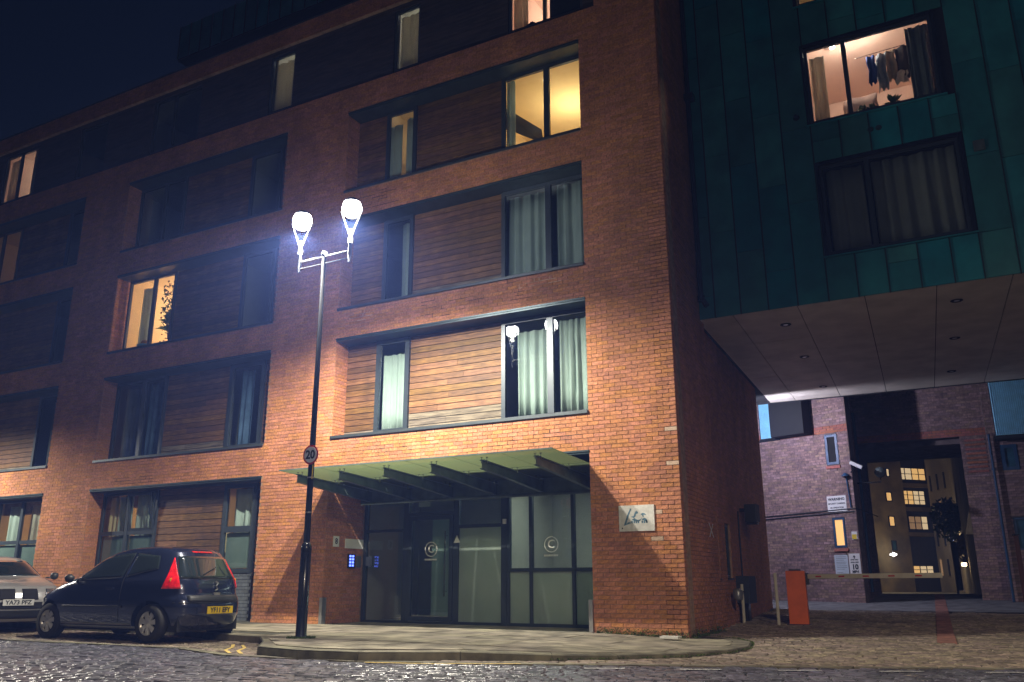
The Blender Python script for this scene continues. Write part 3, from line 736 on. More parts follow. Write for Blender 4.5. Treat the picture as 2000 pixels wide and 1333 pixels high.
curtain(FAC, -15.25, -14.9, 6.95, 8.8, .6, C_, 'gathered curtain at the left of the lit window full of plants', wl=.14)
curtain(FAC, -15.5, -15.15, 1.2, 3.05, .55, M['warmroom'], 'orange glowing curtain in the ground floor window above the small dark car', wl=.14)
curtain(FAC, -15.15, -14.62, 1.2, 3.05, .56, C_, 'pale curtain beside the orange one in the window above the small dark car', wl=.16)
curtain(FAC, -14.5, -13.5, 1.2, 3.1, .58, C_, 'white curtain behind the tilted window pane above the small dark car', wl=.2)
curtain(FAC, -11.1, -10.35, 2.0, 3.05, .6, C_, 'short pale curtain in the tall narrow ground floor window above the car roof', wl=.25)
curtain(FAC, -19.9, -19.3, 1.1, 3.0, .6, C_, 'pale curtain in the middle pane of the ground floor window at the left edge', wl=.25)
curtain(FAC, -18.85, -18.2, 1.1, 3.0, .6, M['curtainbeige'], 'beige curtain in the right pane of the ground floor window at the left edge', wl=.2)
curtain(FAC, -18.6, -18.1, 4.05, 5.95, .6, M['curtaindark'], 'dark curtain in the first floor window at the left edge', wl=.2)
curtain(TP, -10.54, -9.84, 12.8, 14.28, .16, M['curtainbeige'], 'cream curtain in the left of the two small top floor windows', wl=.22, amp=.035)
curtain(TP, -6.5, -5.9, 12.8, 14.3, .16, M['curtainbeige'], 'cream curtain in the right of the two small top floor windows', wl=.22, amp=.035)
curtain(TP, -3.35, -2.98, 12.8, 14.3, .16, M['curtainbeige'], 'curtain at the left side of the lit top floor corner window', wl=.13, amp=.03)
curtain(TP, -2.0, -1.7, 12.8, 14.3, .16, M['curtaindark'], 'dark curtain at the right side of the lit top floor corner window', wl=.13, amp=.03)
curtain(TP, -22.15, -21.75, 12.8, 14.3, .16, M['curtainbeige'], 'curtain in the lit top floor window at the left edge', wl=.13, amp=.03)
# tilted open casement above the car, frosted lower films
MB(Pl((0, 0, 0), (1, 0, 0), (0, 1, 0))).box(-15.5, -14.66, .46, .465, 1.2, 2.05).box(-14.5, -13.6, .46, .465, 1.2, 2.05).box(-11.13, -10.31, .46, .465, 1.23, 2.02).box(-21.1, -18.1, .46, .465, .98, 1.92).build('frosted_film', M['frost'], apt)
cm = MB(); TT = Pl((-13.62, .40, 0), (-1, .0, 0), (0, 1, 0))
def sk(a, b, zz0, zz1): cm.add([(-a, -.16 * (zz0 - 2.15), zz0), (-b, -.16 * (zz0 - 2.15), zz0), (-b, -.16 * (zz1 - 2.15), zz1), (-a, -.16 * (zz1 - 2.15), zz1), (-a, .04 - .16 * (zz0 - 2.15), zz0), (-b, .04 - .16 * (zz0 - 2.15), zz0), (-b, .04 - .16 * (zz1 - 2.15), zz1), (-a, .04 - .16 * (zz1 - 2.15), zz1)], [(0, 1, 2, 3), (4, 5, 6, 7), (0, 1, 5, 4), (1, 2, 6, 5), (2, 3, 7, 6), (3, 0, 4, 7)])
cm.T = Pl((0, .37, 0), (1, 0, 0), (0, 1, 0)); 
sk(14.48, 14.42, 2.17, 3.08); sk(13.64, 13.58, 2.17, 3.08); sk(14.42, 13.64, 3.02, 3.08); sk(14.42, 13.64, 2.17, 2.23)
cm.build('open_casement', M['frame'], apt)
# lit rooms: a lining of painted walls and real lamps in the ceiling
def room(x0, x1, z0, z1, y0=.5, y1=4.6, m=None, spots=(), W=40, col=(1, .78, .48), label=None, bulb=None):
    mb = MB(); e = .02
    mb.box(x0, x1, y1, y1 + .05, z0, z1); mb.box(x0 - .05, x0, y0, y1, z0, z1); mb.box(x1, x1 + .05, y0, y1, z0, z1); mb.box(x0, x1, y0, y1, z1, z1 + .04); mb.box(x0, x1, y0, y1, z0 - .04, z0)
    mb.build('room', m or LIT, apt)
    reglight('POINT', 'room_light', ((x0 + x1) / 2, (y0 + y1) / 2, z0 + .7 * (z1 - z0)), W, col, .15)
    for sx, sy in spots:
        mb = MB(); mb.lathe([(0, -.012), (.055, -.012), (.06, 0)], (sx, sy, z1 - .002), 14); mb.build('ceiling_spot', bulb or E_['white'], apt)
room(-4.8, -1.1, 9.48, 12.14, spots=((-3.1, 1.35), (-2.35, 2.0)), W=105, col=(1, .80, .50))
MB().add([(-4.7, .9, 12.1), (-3.0, .9, 10.6), (-3.0, 1.0, 10.3), (-4.7, 1.0, 11.4)], [(0, 1, 2, 3)]).build('sloping_beam', M['curtaindark'], apt)
room(-15.75, -13.5, 6.56, 9.26, spots=((-14.0, 1.6),), W=170, col=(1, .74, .50))
room(-23.6, -21.4, 6.56, 9.26, W=110, col=(1, .68, .38)); room(-23.7, -21.0, 9.48, 12.14, W=6, col=(1, .6, .25)); room(-23.6, -22.2, 3.6, 6.35, W=40, col=(1, .62, .28))
room(-22.4, -20.4, 12.4, 14.8, y0=.3, W=110, m=M['pinkroom'], col=(1, .78, .62)); room(-3.6, -1.4, 12.4, 14.8, y0=.3, W=110, m=M['pinkroom'], col=(1, .78, .62))
room(-10.75, -9.6, 12.4, 14.8, y0=.5, y1=2.5, W=26, m=M['room'], col=(1, .88, .72), spots=((-10.35, .62), (-10.1, .62))); room(-6.7, -5.7, 12.4, 14.8, y0=.5, y1=2.5, W=28, m=M['room'], col=(1, .88, .72), spots=((-6.35, .62), (-6.05, .62)))
room(-7.0, -5.9, 9.48, 12.14, y0=.6, y1=2.5, W=5, spots=((-6.7, .75), (-6.3, .75)))
room(-15.7, -14.0, .9, 3.36, y0=.95, y1=3, W=16, col=(1, .66, .34)); room(-11.6, -9.9, .9, 3.36, y0=.9, y1=3, W=16, col=(1, .7, .4)); room(-21.3, -18, .9, 3.36, y0=.9, y1=3.5, W=24, col=(1, .7, .45))
# things in the plant window
def leafy(loc, n, h, rr, label, lm=None, T=ID, leafL=.16, pot=None):
    mb = MB(); R_ = random.Random(int(abs(loc[0]) * 100 + loc[2] * 10)); mb.m = 0
    for i in range(n):
        a = R_.uniform(0, 2 * pi); el = R_.uniform(.3, 1.4); L = leafL * R_.uniform(.6, 1.2); b = Vector(loc) + Vector((R_.uniform(-rr, rr), R_.uniform(-rr, rr) * .6, R_.uniform(0, h)))
        d = Vector((cos(a) * cos(el), sin(a) * cos(el), sin(el))); s = d.cross(Vector((0, 0, 1))).normalized() * L * .16
        m_ = b + d * L * .5; t_ = b + d * L + Vector((0, 0, -L * .25))
        mb.add([tuple(b), tuple(m_ + s), tuple(t_), tuple(m_ - s)], [(0, 1, 2, 3)])
    mb.m = 1; mb.lathe([(0, -.16), (.06, -.16), (.085, 0), (.075, 0), (0, -.02)], loc, 12)
    return thing1(mb, 'potted_plant', [lm or M['leaf'], pot or M['plastic']], label, 'plant')
leafy((-14.05, .62, 7.35), 150, .5, .2, 'bright green spider plant in a reddish pot in the lit second floor window', mat('leaf_bright', (.25, .38, .08), .6), pot=M['redflag'], leafL=.28)
leafy((-14.3, .75, 8.0), 110, .7, .25, 'trailing plant hanging high in the lit second floor window', leafL=.2)
mb = MB(); R_ = random.Random(9)
for i in range(60):
    x, z = R_.uniform(-14.5, -13.9), R_.uniform(7.1, 8.9); q = R_.uniform(.015, .04); y = R_.uniform(.6, .8)
    mb.add([(x, y, z - q), (x + q, y + .01, z), (x, y, z + q), (x - q, y - .01, z)], [(0, 1, 2, 3)])
thing1(mb, 'garland', M['redflag'], 'garland of small paper scraps hanging in the lit second floor window', 'garland')
mb = MB(); mb.lathe([(0, 0), (.16, 0), (.22, .14), (.21, .15), (0, .1)], (-15.0, .62, 7.0), 20)
thing1(mb, 'bowl', M['cyan'], 'blue bowl on the sill of the lit window full of plants', 'bowl', smooth=True)
mb = MB(); mb.lathe([(0, .0), (.1, .03), (.13, .1), (.1, .17), (0, .2)], (-15.0, .62, 7.1), 16)
thing1(mb, 'pumpkin', M['amber'], 'round orange pumpkin in the bowl on the lit window sill', 'pumpkin', smooth=True)
mb = MB(); mb.box(-3.05, -2.85, .3, .45, 12.78, 12.95); mb.box(-2.98, -2.9, .33, .42, 12.95, 13.0)
thing1(mb, 'box', M['dark'], 'small dark box on the sill of the lit top floor corner window', 'box')
MB(FAC).box(-2.42, -1.7, .2, .21, 12.75, 13.5).build('blind', M['dark'], apt)
# glazing mirrored lamp: small blue night light in 2nd floor window
thing1(MB().lathe([(0, -.03), (.03, -.02), (.04, 0), (.03, .02), (0, .03)], (-6.72, .5, 6.99), 12), 'night_light', E_['blue'], 'small blue glowing light on the sill of the window above the entrance bay', 'light', smooth=True)

# ================================================================== CANOPY
can = empty('entrance_canopy', (-4.7, 0, 3.0), 'green tinted glass canopy on dark steel brackets over the apartment entrance', 'canopy')
mb = MB(); CX = [-7.78, -6.77, -5.76, -4.75, -3.74, -2.72, -1.70]
gg = bpy.data.materials.new('canopy_glass'); gg.use_nodes = True; N = gg.node_tree.nodes; Lk = gg.node_tree.links; N.clear()
oo = N.new('ShaderNodeOutputMaterial'); df = N.new('ShaderNodeBsdfDiffuse'); df.inputs[0].default_value = (.22, .27, .18, 1)
tl = N.new('ShaderNodeBsdfTranslucent'); tl.inputs[0].default_value = (.25, .29, .18, 1); ad = N.new('ShaderNodeMixShader'); ad.inputs[0].default_value = .6
tr = N.new('ShaderNodeBsdfTransparent'); tr.inputs[0].default_value = (.55, .62, .48, 1); mx = N.new('ShaderNodeMixShader'); mx.inputs[0].default_value = .34
Lk.new(df.outputs[0], ad.inputs[1]); Lk.new(tl.outputs[0], ad.inputs[2]); Lk.new(ad.outputs[0], mx.inputs[1]); Lk.new(tr.outputs[0], mx.inputs[2]); Lk.new(mx.outputs[0], oo.inputs[0])
def cz(y): return 3.055 + (y + 1.5) * -.045 if y > -1.5 else 3.055
for a, b in zip(CX, CX[1:]):
    mb = MB(); a += .004; b -= .004; y0, y1 = -1.5, (1.22)
    for ya, yb in ((-1.5, -.012), (.02, 1.22)):
        A, B = cz(ya), cz(yb)
        mb.add([(a, ya, A), (b, ya, A), (b, yb, B), (a, yb, B), (a, ya, A + .014), (b, ya, A + .014), (b, yb, B + .014), (a, yb, B + .014)], [(0, 3, 2, 1), (4, 5, 6, 7), (0, 1, 5, 4), (1, 2, 6, 5), (2, 3, 7, 6), (3, 0, 4, 7)])
    mb.build('glass_panel', gg, can)
MB().box(-7.78, -1.70, -1.512, -1.502, 3.05, 3.075).build('edge_trim', M['canopysteel'], can)
for x in (-7.45, -6.38, -5.31, -4.24, -3.17, -2.10):
    mb = MB(); y0, y1 = -1.32, 1.2; zt0, zt1 = 2.985, 2.86
    def tb(x0, x1, ya, yb, h0a, h1a, h0b, h1b):
        mb.add([(x0, ya, h0a), (x1, ya, h0a), (x1, yb, h0b), (x0, yb, h0b), (x0, ya, h1a), (x1, ya, h1a), (x1, yb, h1b), (x0, yb, h1b)], [(0, 3, 2, 1), (4, 5, 6, 7), (0, 1, 5, 4), (1, 2, 6, 5), (2, 3, 7, 6), (3, 0, 4, 7)])
    tb(x - .006, x + .006, y0, y1, 2.84, 2.975, 2.62, 2.85)
    tb(x - .045, x + .045, y0 - .01, y1, 2.975, 2.987, 2.85, 2.862); tb(x - .045, x + .045, y0, y1, 2.828, 2.84, 2.61, 2.622)
    br = mb.build('bracket', M['canopysteel'], can)
    for yy in (-1.25, -.1, .9):
        for sx in (-.055, .055):
            z = lerp([(-1.3, 2.987), (1.2, 2.862)], yy)
            MB().tube([(x + sx, yy, z - .05), (x + sx, yy, cz(yy))], .009, 6).lathe([(0, 0), (.024, 0), (.024, .01), (0, .012)], (x + sx, yy, cz(yy) - .012), 8).build('clamp', M['steel'], br)
MB().box(-7.74, -1.7, 1.1, 1.25, 2.6, 2.92).build('back_beam', M['canopysteel'], can)
MB().tube([(-7.6, .95, 2.58), (-1.75, .95, 2.58)], .035, 10).build('tie_rod', M['canopysteel'], can, smooth=True)

# ================================================================== SIGNS AND FITTINGS ON THE ENTRANCE
pq = empty('wall_plaque', (-.8, -.02, 1.96), 'white plaque with blue grey emblem screwed to the brick corner pier', 'plaque')
MB().box(-1.13, -.48, -.032, -.012, 1.745, 2.19).build('panel', M['dirtywhite'], pq)
e = MB(); yq = -.0335
def poly(pts): e.add([(-1.13 + .65 * a, yq, 1.745 + .445 * b) for a, b in pts], [tuple(range(len(pts)))])
poly([(.13, .22), (.2, .24), (.29, .62), (.37, .86), (.33, .88), (.24, .62)]); poly([(.2, .24), (.34, .3), (.33, .36), (.24, .34)])
poly([(.34, .56), (.42, .58), (.46, .72), (.5, .78), (.54, .74), (.56, .68), (.5, .66), (.47, .56), (.43, .5)])
poly([(.36, .44), (.44, .50), (.54, .42), (.62, .46), (.66, .52), (.60, .38), (.50, .36)])
poly([(.62, .64), (.67, .69), (.74, .67), (.78, .60), (.70, .62), (.71, .54), (.68, .53), (.66, .61)])
poly([(.64, .46), (.72, .50), (.78, .46), (.82, .32), (.78, .32), (.74, .40), (.66, .42)])
for a in (.35, .41, .47, .53): poly([(a, .30), (a + .045, .30), (a + .045, .40), (a, .40)])
for a in (.64, .70, .76): poly([(a, .30), (a + .045, .30), (a + .045, .40), (a, .40)])
e.build('emblem', M['signblue'], pq)
MB().lathe([(0, -.004), (.012, -.003), (.013, 0)], (-1.07, -.033, 1.80), 10, 'y').build('screw', M['ink'], pq)
# intercom, number plate, white notice on the left return of the entrance
def onside(y0, y1, z0, z1, name, m, label, cat, th=.02):
    return tag(MB().box(-7.76, -7.76 + th, y0, y1, z0, z1).build(name, m), label, cat)
np_ = empty('number_plate', (-7.75, .33, 1.7), 'small upright white number plate on the brick return left of the entrance', 'sign')
MB().box(-7.76, -7.74, .24, .42, 1.64, 1.86).build('panel', M['white'], np_)
text('numeral', '8', M['ink'], .17, (-7.738, .33, 1.75), (0, -1, 0), (0, 0, 1), np_, bold=.004)
onside(.64, 1.26, 1.62, 1.82, 'notice_board', M['white'], 'long white notice plate on the brick return beside the glass doors', 'sign')
kp = empty('door_entry_panel', (-7.75, .87, 1.35), 'door entry panel with glowing blue keys on the brick return', 'intercom')
MB().box(-7.76, -7.735, .75, 1.0, 1.20, 1.50).build('panel', M['plastic'], kp)
for r in range(4):
    for q in range(2): MB().box(-7.735, -7.731, .79 + q * .09, .85 + q * .09, 1.24 + r * .065, 1.28 + r * .065).build('key', E_['blue'], kp)
onside(1.05, 1.2, 1.22, 1.47, 'keypad', M['gbrick'], 'grey keypad right of the blue glowing entry panel', 'keypad')
MB().box(-7.68, -7.5, 1.255, 1.268, 1.2, 1.45)
thing1(MB().box(-7.65, -7.48, 1.25, 1.262, 1.25, 1.45).box(-7.65, -7.48, 1.25, 1.262, 1.25, 1.26), 'entry_display', M['gbrick'], 'dark small panel behind the left entrance glass', 'panel')
# steel corner guards
for x, y, lab in ((-7.78, -.02, 'bright steel corner guard at the foot of the left entrance pier'), (-1.72, -.03, 'bright steel corner guard at the foot of the right entrance pier')):
    t = thing1(MB().box(x - .03, x + .03, y - .01, y + .01, .06, .60).box(x + .03, x + .045, y - .01, y + .12, .06, .60), 'corner_guard', M['alu'], lab, 'guard', 'steel guards beside the entrance')

# ================================================================== COPPER CLAD BRIDGE BLOCK
cop = empty('copper_clad_block', (5, 2.43, 6.14), 'green patinated copper clad block bridging the alley beside the brick building', 'building')
WINS = [(2.51, 5.03, 7.10, 9.02, (3.39,)), (2.45, 4.88, 10.0, 11.78, (3.23,)), (2.42, 4.7, 12.85, 14.6, (3.15,))]
bk = MB(COP); wall_cells(bk, COP, [(-.14, 15, 6.16, 17)], [t[:4] for t in WINS], .12); bk.box(14.9, 15, .13, 9.4, 6.16, 17); bk.box(-.5, 15, 9.3, 9.4, 6.4, 17); bk.box(-.3, 15, .2, 9.3, 16.8, 17)
bk.box(-.9, -.6, .4, 9.4, 6.2, 17); bk.box(-.6, 15, .4, 9.3, 6.3, 6.42)
bkw = bk.build('wall', M['dark'], cop)
cols = [-.14, .21, .74, 1.29, 1.86, 2.44, 2.99, 3.54, 4.09, 4.64, 5.12, 5.68, 6.24, 6.8, 7.36, 7.92, 8.5, 9.1, 9.7, 10.3]
R_ = random.Random(11)
for i in range(len(cols) - 1):
    a, b = cols[i], cols[i + 1]
    zz = [6.14] + [6.62 + (i * 1.37) % 1.9]
    while zz[-1] < 16.9: zz.append(zz[-1] + R_.uniform(1.5, 2.1))
    cuts = []
    for z0, z1 in zip(zz, zz[1:]):
        segs = [(z0, z1)]
        for t in WINS:
            if t[0] - .1 < (a + b) / 2 < t[1] + .1:
                ns = []
                for s0, s1 in segs:
                    if t[3] + .08 <= s0 or t[2] - .08 >= s1: ns.append((s0, s1)); continue
                    if s0 < t[2] - .08: ns.append((s0, t[2] - .08))
                    if s1 > t[3] + .08: ns.append((t[3] + .08, s1))
                segs = ns
        cuts += [s for s in segs if s[1] - s[0] > .05]
    for s0, s1 in cuts:
        T = COP; j = R_.uniform(0, .004); t1, t2, t3 = (R_.uniform(-.004, .004) for _ in range(3))
        f_ = -.03 - j
        MB(T).add([(a + .006, f_ + t1, s0 + .006), (b - .02, f_ + t2, s0 + .006), (b - .02, f_ - t3, s1 - .004), (a + .006, f_ + t3, s1 - .004), (a + .006, 0, s0 + .006), (b - .02, 0, s0 + .006), (b - .02, 0, s1 - .004), (a + .006, 0, s1 - .004)],
                  [(0, 1, 2, 3), (0, 4, 5, 1), (1, 5, 6, 2), (2, 6, 7, 3), (3, 7, 4, 0)]).build('copper_panel', M['copper'], bkw)
        MB(T).box(b - .02, b + .004, -.058, 0, s0, s1).build('seam', M['seam'], bkw)
for t in WINS:
    window(cop, COP, t[0], t[1], t[2], t[3], .03, mull=t[4], fw=.06)
    MB(COP).box(t[0] - .07, t[0] - .004, -.045, .1, t[2] - .05, t[3] + .07).box(t[1] + .004, t[1] + .07, -.045, .1, t[2] - .05, t[3] + .07).box(t[0], t[1], -.045, .1, t[3] + .004, t[3] + .07).build('window_surround', M['black'], cop)
    MB(COP).box(t[0] - .08, t[1] + .1, -.09, .06, t[2] - .08, t[2] - .05).build('sill', M['copper'], cop)
# soffit panels and recessed downlights
sx0 = [-.2, .55, 1.82, 3.07, 4.32, 5.55, 6.8, 8.05, 9.3]; sy = [2.44, 4.84, 8.35, 11.8]
def sk_(x, y): return x - (y - 2.44) * .056
for i in range(len(sx0) - 1):
    for j in range(3):
        q = []
        for x, y in ((sx0[i], sy[j]), (sx0[i + 1], sy[j]), (sx0[i + 1], sy[j + 1]), (sx0[i], sy[j + 1])): q.append((sk_(x, y), y))
        g_ = .009; q = [(q[0][0] + g_, q[0][1] + g_), (q[1][0] - g_, q[1][1] + g_), (q[2][0] - g_, q[2][1] - g_), (q[3][0] + g_, q[3][1] - g_)]
        mb = MB(); z = 6.14 + rnd.uniform(0, .004)
        mb.add([(x, y, z) for x, y in q] + [(x, y, z + .03) for x, y in q], [(0, 3, 2, 1), (4, 5, 6, 7), (0, 1, 5, 4), (1, 2, 6, 5), (2, 3, 7, 6), (3, 0, 4, 7)]).build('soffit_panel', M['soffit'], cop)
MB().box(-1.2, 10, 2.46, 11.78, 6.18, 6.2).build('soffit_backing', M['dark'], cop)
MB().box(-1.3, 10, 11.8, 11.84, 6.12, 6.9).build('rear_fascia', M['dark'], cop)
for x, y in ((1.37, 3.59), (1.22, 6.56), (1.07, 10.19), (4.61, 3.54), (4.48, 6.47), (4.29, 9.92), (7.7, 3.5), (7.6, 6.4)):
    t = MB().lathe([(.055, .01), (.06, -.006), (.10, -.012), (.115, 0), (.10, .004)], (x, y, 6.132), 20).build('downlight', M['dark'], cop, smooth=True)
    MB().lathe([(0, -.004), (.05, -.004), (.056, .005)], (x, y, 6.13), 16).build('lens', M['alu'], t)
# vents
MB(COP).box(5.26, 5.45, -.07, -.03, 8.62, 8.83).box(5.29, 5.42, -.075, -.07, 8.65, 8.80).build('vent', M['canopysteel'], cop)
MB(COP).lathe([(0, -.05), (.05, -.05), (.06, -.03)], (3.55, 0, 9.56), 12, 'y').lathe([(0, -.05), (.05, -.05), (.06, -.03)], (3.7, 0, 9.56), 12, 'y').build('vent', M['seam'], cop)
MB(COP).lathe([(0, -.12), (.04, -.12), (.07, -.03)], (2.18, 0, 10.2), 12, 'y').build('bird_spike_box', M['black'], cop)
# room behind the upper window, dark room behind the lower
mb = MB(COP); mb.box(2.2, 5.1, 3.4, 3.45, 9.8, 12.3); mb.box(2.15, 2.2, .14, 3.4, 9.8, 12.3); mb.box(5.1, 5.15, .14, 3.4, 9.8, 12.3); mb.box(2.2, 5.1, .14, 3.4, 12.25, 12.3); mb.box(2.2, 5.1, .14, 3.4, 9.75, 9.8)
mb.build('room', M['pinkroom'], cop); reglight('POINT', 'room_light', (3.3, 3.0, 12.0), 150, (1, .80, .66), .08)
MB().lathe([(0, -.02), (.055, -.02), (.06, 0)], (2.95, 3.3, 12.2), 14).build('ceiling_spot', E_['white'], cop)
MB().box(2.75, 2.98, 3.4, 3.5, 10.05, 10.12).build('desk_lamp_glow', E_['white'], cop)
MB(COP).box(2.2, 5.1, .14, 2.4, 14.9, 14.95).box(2.2, 5.1, 2.4, 2.45, 12.7, 14.9).build('room', M['warmroom'], cop); reglight('POINT', 'room_light', (3.6, 4.0, 14.0), 30, (1, .7, .4), .1)
curtain(COP, 2.53, 2.82, 10.08, 11.6, .16, M['curtainbeige'], 'beige curtain at the left side of the lit laundry window', wl=.14, amp=.03)
curtain(COP, 4.4, 4.83, 10.06, 11.7, .16, M['curtaindark'], 'dark curtain at the right side of the lit laundry window', wl=.13, amp=.035)
curtain(COP, 2.6, 3.3, 7.2, 8.95, .2, M['curtainbeige'], 'drawn grey curtain in the left pane of the unlit copper wall window', wl=.3)
curtain(COP, 3.45, 4.97, 7.2, 8.95, .2, M['curtainbeige'], 'drawn grey curtain in the wide right pane of the unlit copper wall window', wl=.3)
def garment(x0, x1, z0, z1, y, m, label, cat='clothes', fl=.03):
    mb = MB(); n = 10; rr = rnd.random() * 5; vs = []
    for j in range(5):
        t = j / 4
        for i in range(n + 1):
            s = i / n; vs.append((x0 + (x1 - x0) * s + .02 * sin(j * 2 + rr), y + fl * sin(s * 9 + rr + t), z1 - (z1 - z0) * t * (1 + .06 * sin(s * 14 + rr)) - .03 * abs(s - .5)))
    mb.add(vs, [(j * (n + 1) + i, j * (n + 1) + i + 1, (j + 1) * (n + 1) + i + 1, (j + 1) * (n + 1) + i) for j in range(4) for i in range(n)])
    o = thing1(mb, 'garment', m, label, cat, 'washing hung in the lit window', smooth=True); md = o.modifiers.new('solid', 'SOLIDIFY'); md.thickness = .006
garment(3.62, 3.78, 10.86, 11.52, 2.95, mat('cloth_blue', (.02, .06, .25), .9), 'blue garment at the left end of the washing in the lit window')
garment(3.78, 3.98, 10.68, 11.52, 2.96, mat('cloth_grey', (.25, .28, .33), .9), 'grey garment hanging next to the blue one in the lit window')
garment(3.97, 4.16, 10.85, 11.54, 2.97, mat('cloth_tan', (.35, .27, .2), .9), 'tan garment in the middle of the washing in the lit window')
garment(4.1, 4.35, 10.72, 11.0, 2.94, mat('cloth_white', (.6, .55, .5), .9), 'crumpled white cloth hanging low below the tan garment')
garment(4.15, 4.48, 10.85, 11.58, 2.99, mat('cloth_black', (.01, .01, .015), .9), 'black shirt at the right end of the washing in the lit window')
garment(3.05, 3.72, 10.1, 10.78, 3.2, mat('cloth_rose', (.28, .18, .15), .9), 'brown blanket draped over a rack beside the window mullion', 'blanket')
thing1(MB().tube([(3.4, 2.97, 11.56), (4.6, 2.97, 11.6)], .008, 6), 'washing_line', M['steel'], 'thin rail carrying the washing in the lit window', 'rail')
leafy((4.02, 2.68, 10.12), 34, .02, .03, 'largest bushy potted plant on the sill right of centre in the laundry window', leafL=.26)
leafy((3.62, 2.68, 10.1), 22, .02, .04, 'low potted plant in the middle of the laundry window sill', leafL=.2)
leafy((3.42, 2.68, 10.08), 22, .02, .04, 'potted plant just right of the mullion in the laundry window', leafL=.22)
# rainwater pipe between brick and copper
dp = thing1(MB().tube([(-.05, 2.3, 16), (-.05, 2.3, 6.6), (.02, 2.36, 6.45), (.05, 2.36, 6.4)], .055, 12).tube([(-.05, 2.3, 6.62), (-.05, 2.3, 6.5)], .075, 12).box(-.18, .08, 2.2, 2.42, 11.2, 11.35), 'rainwater_pipe', M['black'], 'black rainwater pipe in the corner between brick wall and copper cladding', 'pipe', smooth=False)

# ================================================================== SIDE WALL FITTINGS
window(apt, SIDE2, .03, .61, .98, 2.20, .035, mull=(), fw=.06, pane=M['carglass'])
MB(SIDE2).box(.0, .66, -.03, .1, .93, .96).build('sill', M['sill'], apt)
window(apt, SIDE2, 1.31, 1.84, .98, 2.10, .035, fw=.06, pane=M['carglass']); MB(SIDE2).box(1.28, 1.88, -.03, .1, .94, .97).build('sill', M['sill'], apt)
MB(SIDE2).box(.0, 2.2, .24, .26, .9, 2.3).build('backing', M['dark'], apt)
def S2(y): return SIDE2(y - 2.9, 0, 0).x
fl = empty('floodlight', (S2(5.9), 5.9, 2.4), 'unlit black floodlight box on a bracket high on the dark side wall', 'floodlight')
MB(Pl((S2(5.9), 5.9, 0), (0, 1, 0), (-1, 0, 0))).box(-.17, .17, -.42, -.14, 2.22, 2.62).build('housing', M['plastic'], fl, bevel=.02)
MB(Pl((S2(5.9), 5.9, 0), (0, 1, 0), (-1, 0, 0))).box(-.04, .04, -.14, 0, 2.46, 2.54).box(-.12, .12, -.4, -.16, 2.16, 2.22).build('bracket', M['black'], fl)
thing1(MB().tube([(S2(5.5) + .03, 5.5, 2.45), (S2(5.5) + .03, 5.5, 1.0)], .018, 8), 'conduit', M['black'], 'thin black conduit running down the dark side wall', 'pipe')
jb = empty('meter_cabinet', (S2(5.1) + .1, 5.1, .05), 'dark blue grey metal cabinet standing against the side wall behind white posts', 'cabinet')
MB(Pl((S2(5.2), 5.2, 0), (0, 1, 0), (-1, 0, 0))).box(-.35, .3, -.30, -.01, .45, 1.02).build('body', mat('cabinet_blue', (.02, .03, .05), .5), jb, bevel=.01)
MB(Pl((S2(5.2), 5.2, 0), (0, 1, 0), (-1, 0, 0))).box(-.1, .1, -.2, -.05, .06, .45).build('leg', M['black'], jb)
tag(MB().lathe([(0, .0), (.085, .01), (.1, .05), (.1, .2), (.06, .24), (0, .25)], (SIDE(4.1, 0, 0).x + .06, 4.1, .52), 16).build('wall_socket_box', M['lampgrey'], smooth=True), 'small grey rounded box fixed low on the brick side wall', 'box')
thing1(MB().tube([(SIDE(4.1, 0, 0).x + .06, 4.1, .68), (SIDE(4.8, 0, 0).x + .08, 4.8, .70)], .012, 6), 'cable', M['black'], 'short cable from the grey box to the white post', 'cable')
xm = MB(SIDE); 
for a, b in (((2.02, 1.72), (2.36, 1.98)), ((2.36, 1.72), (2.02, 1.98))):
    xm.add([(a[0] - .03, -.012, a[1]), (a[0] + .03, -.012, a[1]), (b[0] + .03, -.012, b[1]), (b[0] - .03, -.012, b[1])], [(0, 1, 2, 3)])
thing1(xm, 'cross_mark', M['white'], 'white cross mark on the brick side wall left of the narrow window', 'mark')
# moss at the foot of the walls and weeds by the lamp foot
ms = MB(); R_ = random.Random(5)
def tuft(x, y, z, s):
    for _ in range(4):
        a = R_.uniform(0, 6.3); h = R_.uniform(.3, 1) * s; d = s * .6
        ms.add([(x, y, z), (x + cos(a) * d, y + sin(a) * d, z + h * .5), (x + cos(a + .6) * d * .8, y + sin(a + .6) * d * .8, z + h)], [(0, 1, 2)])
for i in range(1500):
    t = R_.random()
    if t < .5: x = R_.uniform(-1.6, .02); tuft(x, -.012 - R_.random() ** 2 * .10, zp(x) - .002 + R_.random() ** 2 * .10, R_.uniform(.012, .035))
    elif t < .8: y = R_.uniform(0, 2.4); p = SIDE(y, -.02 - R_.random() ** 2 * .15, 0); tuft(p.x, p.y, .0 + R_.random() ** 3 * .12, R_.uniform(.012, .04))
    else: a = R_.uniform(0, 6.3); r_ = R_.uniform(.08, .22); x, y = -5.08 + cos(a) * r_, -3.6 + sin(a) * r_; tuft(x, y, zp(x), R_.uniform(.015, .04))
for i in range(500):
    k = R_.randrange(4, len(KERB) - 1); a, b = Vector(KERB[k]), Vector(KERB[k + 1]); p = a.lerp(b, R_.random()); tuft(p.x + R_.uniform(-.02, .05), p.y + R_.uniform(-.06, .0), -.04 + zr(p.x, p.y) + .05, R_.uniform(.01, .03))
tag(ms.build('moss', M['moss']), 'green moss and small weeds along the wall foot and kerb', 'moss', kind='stuff')

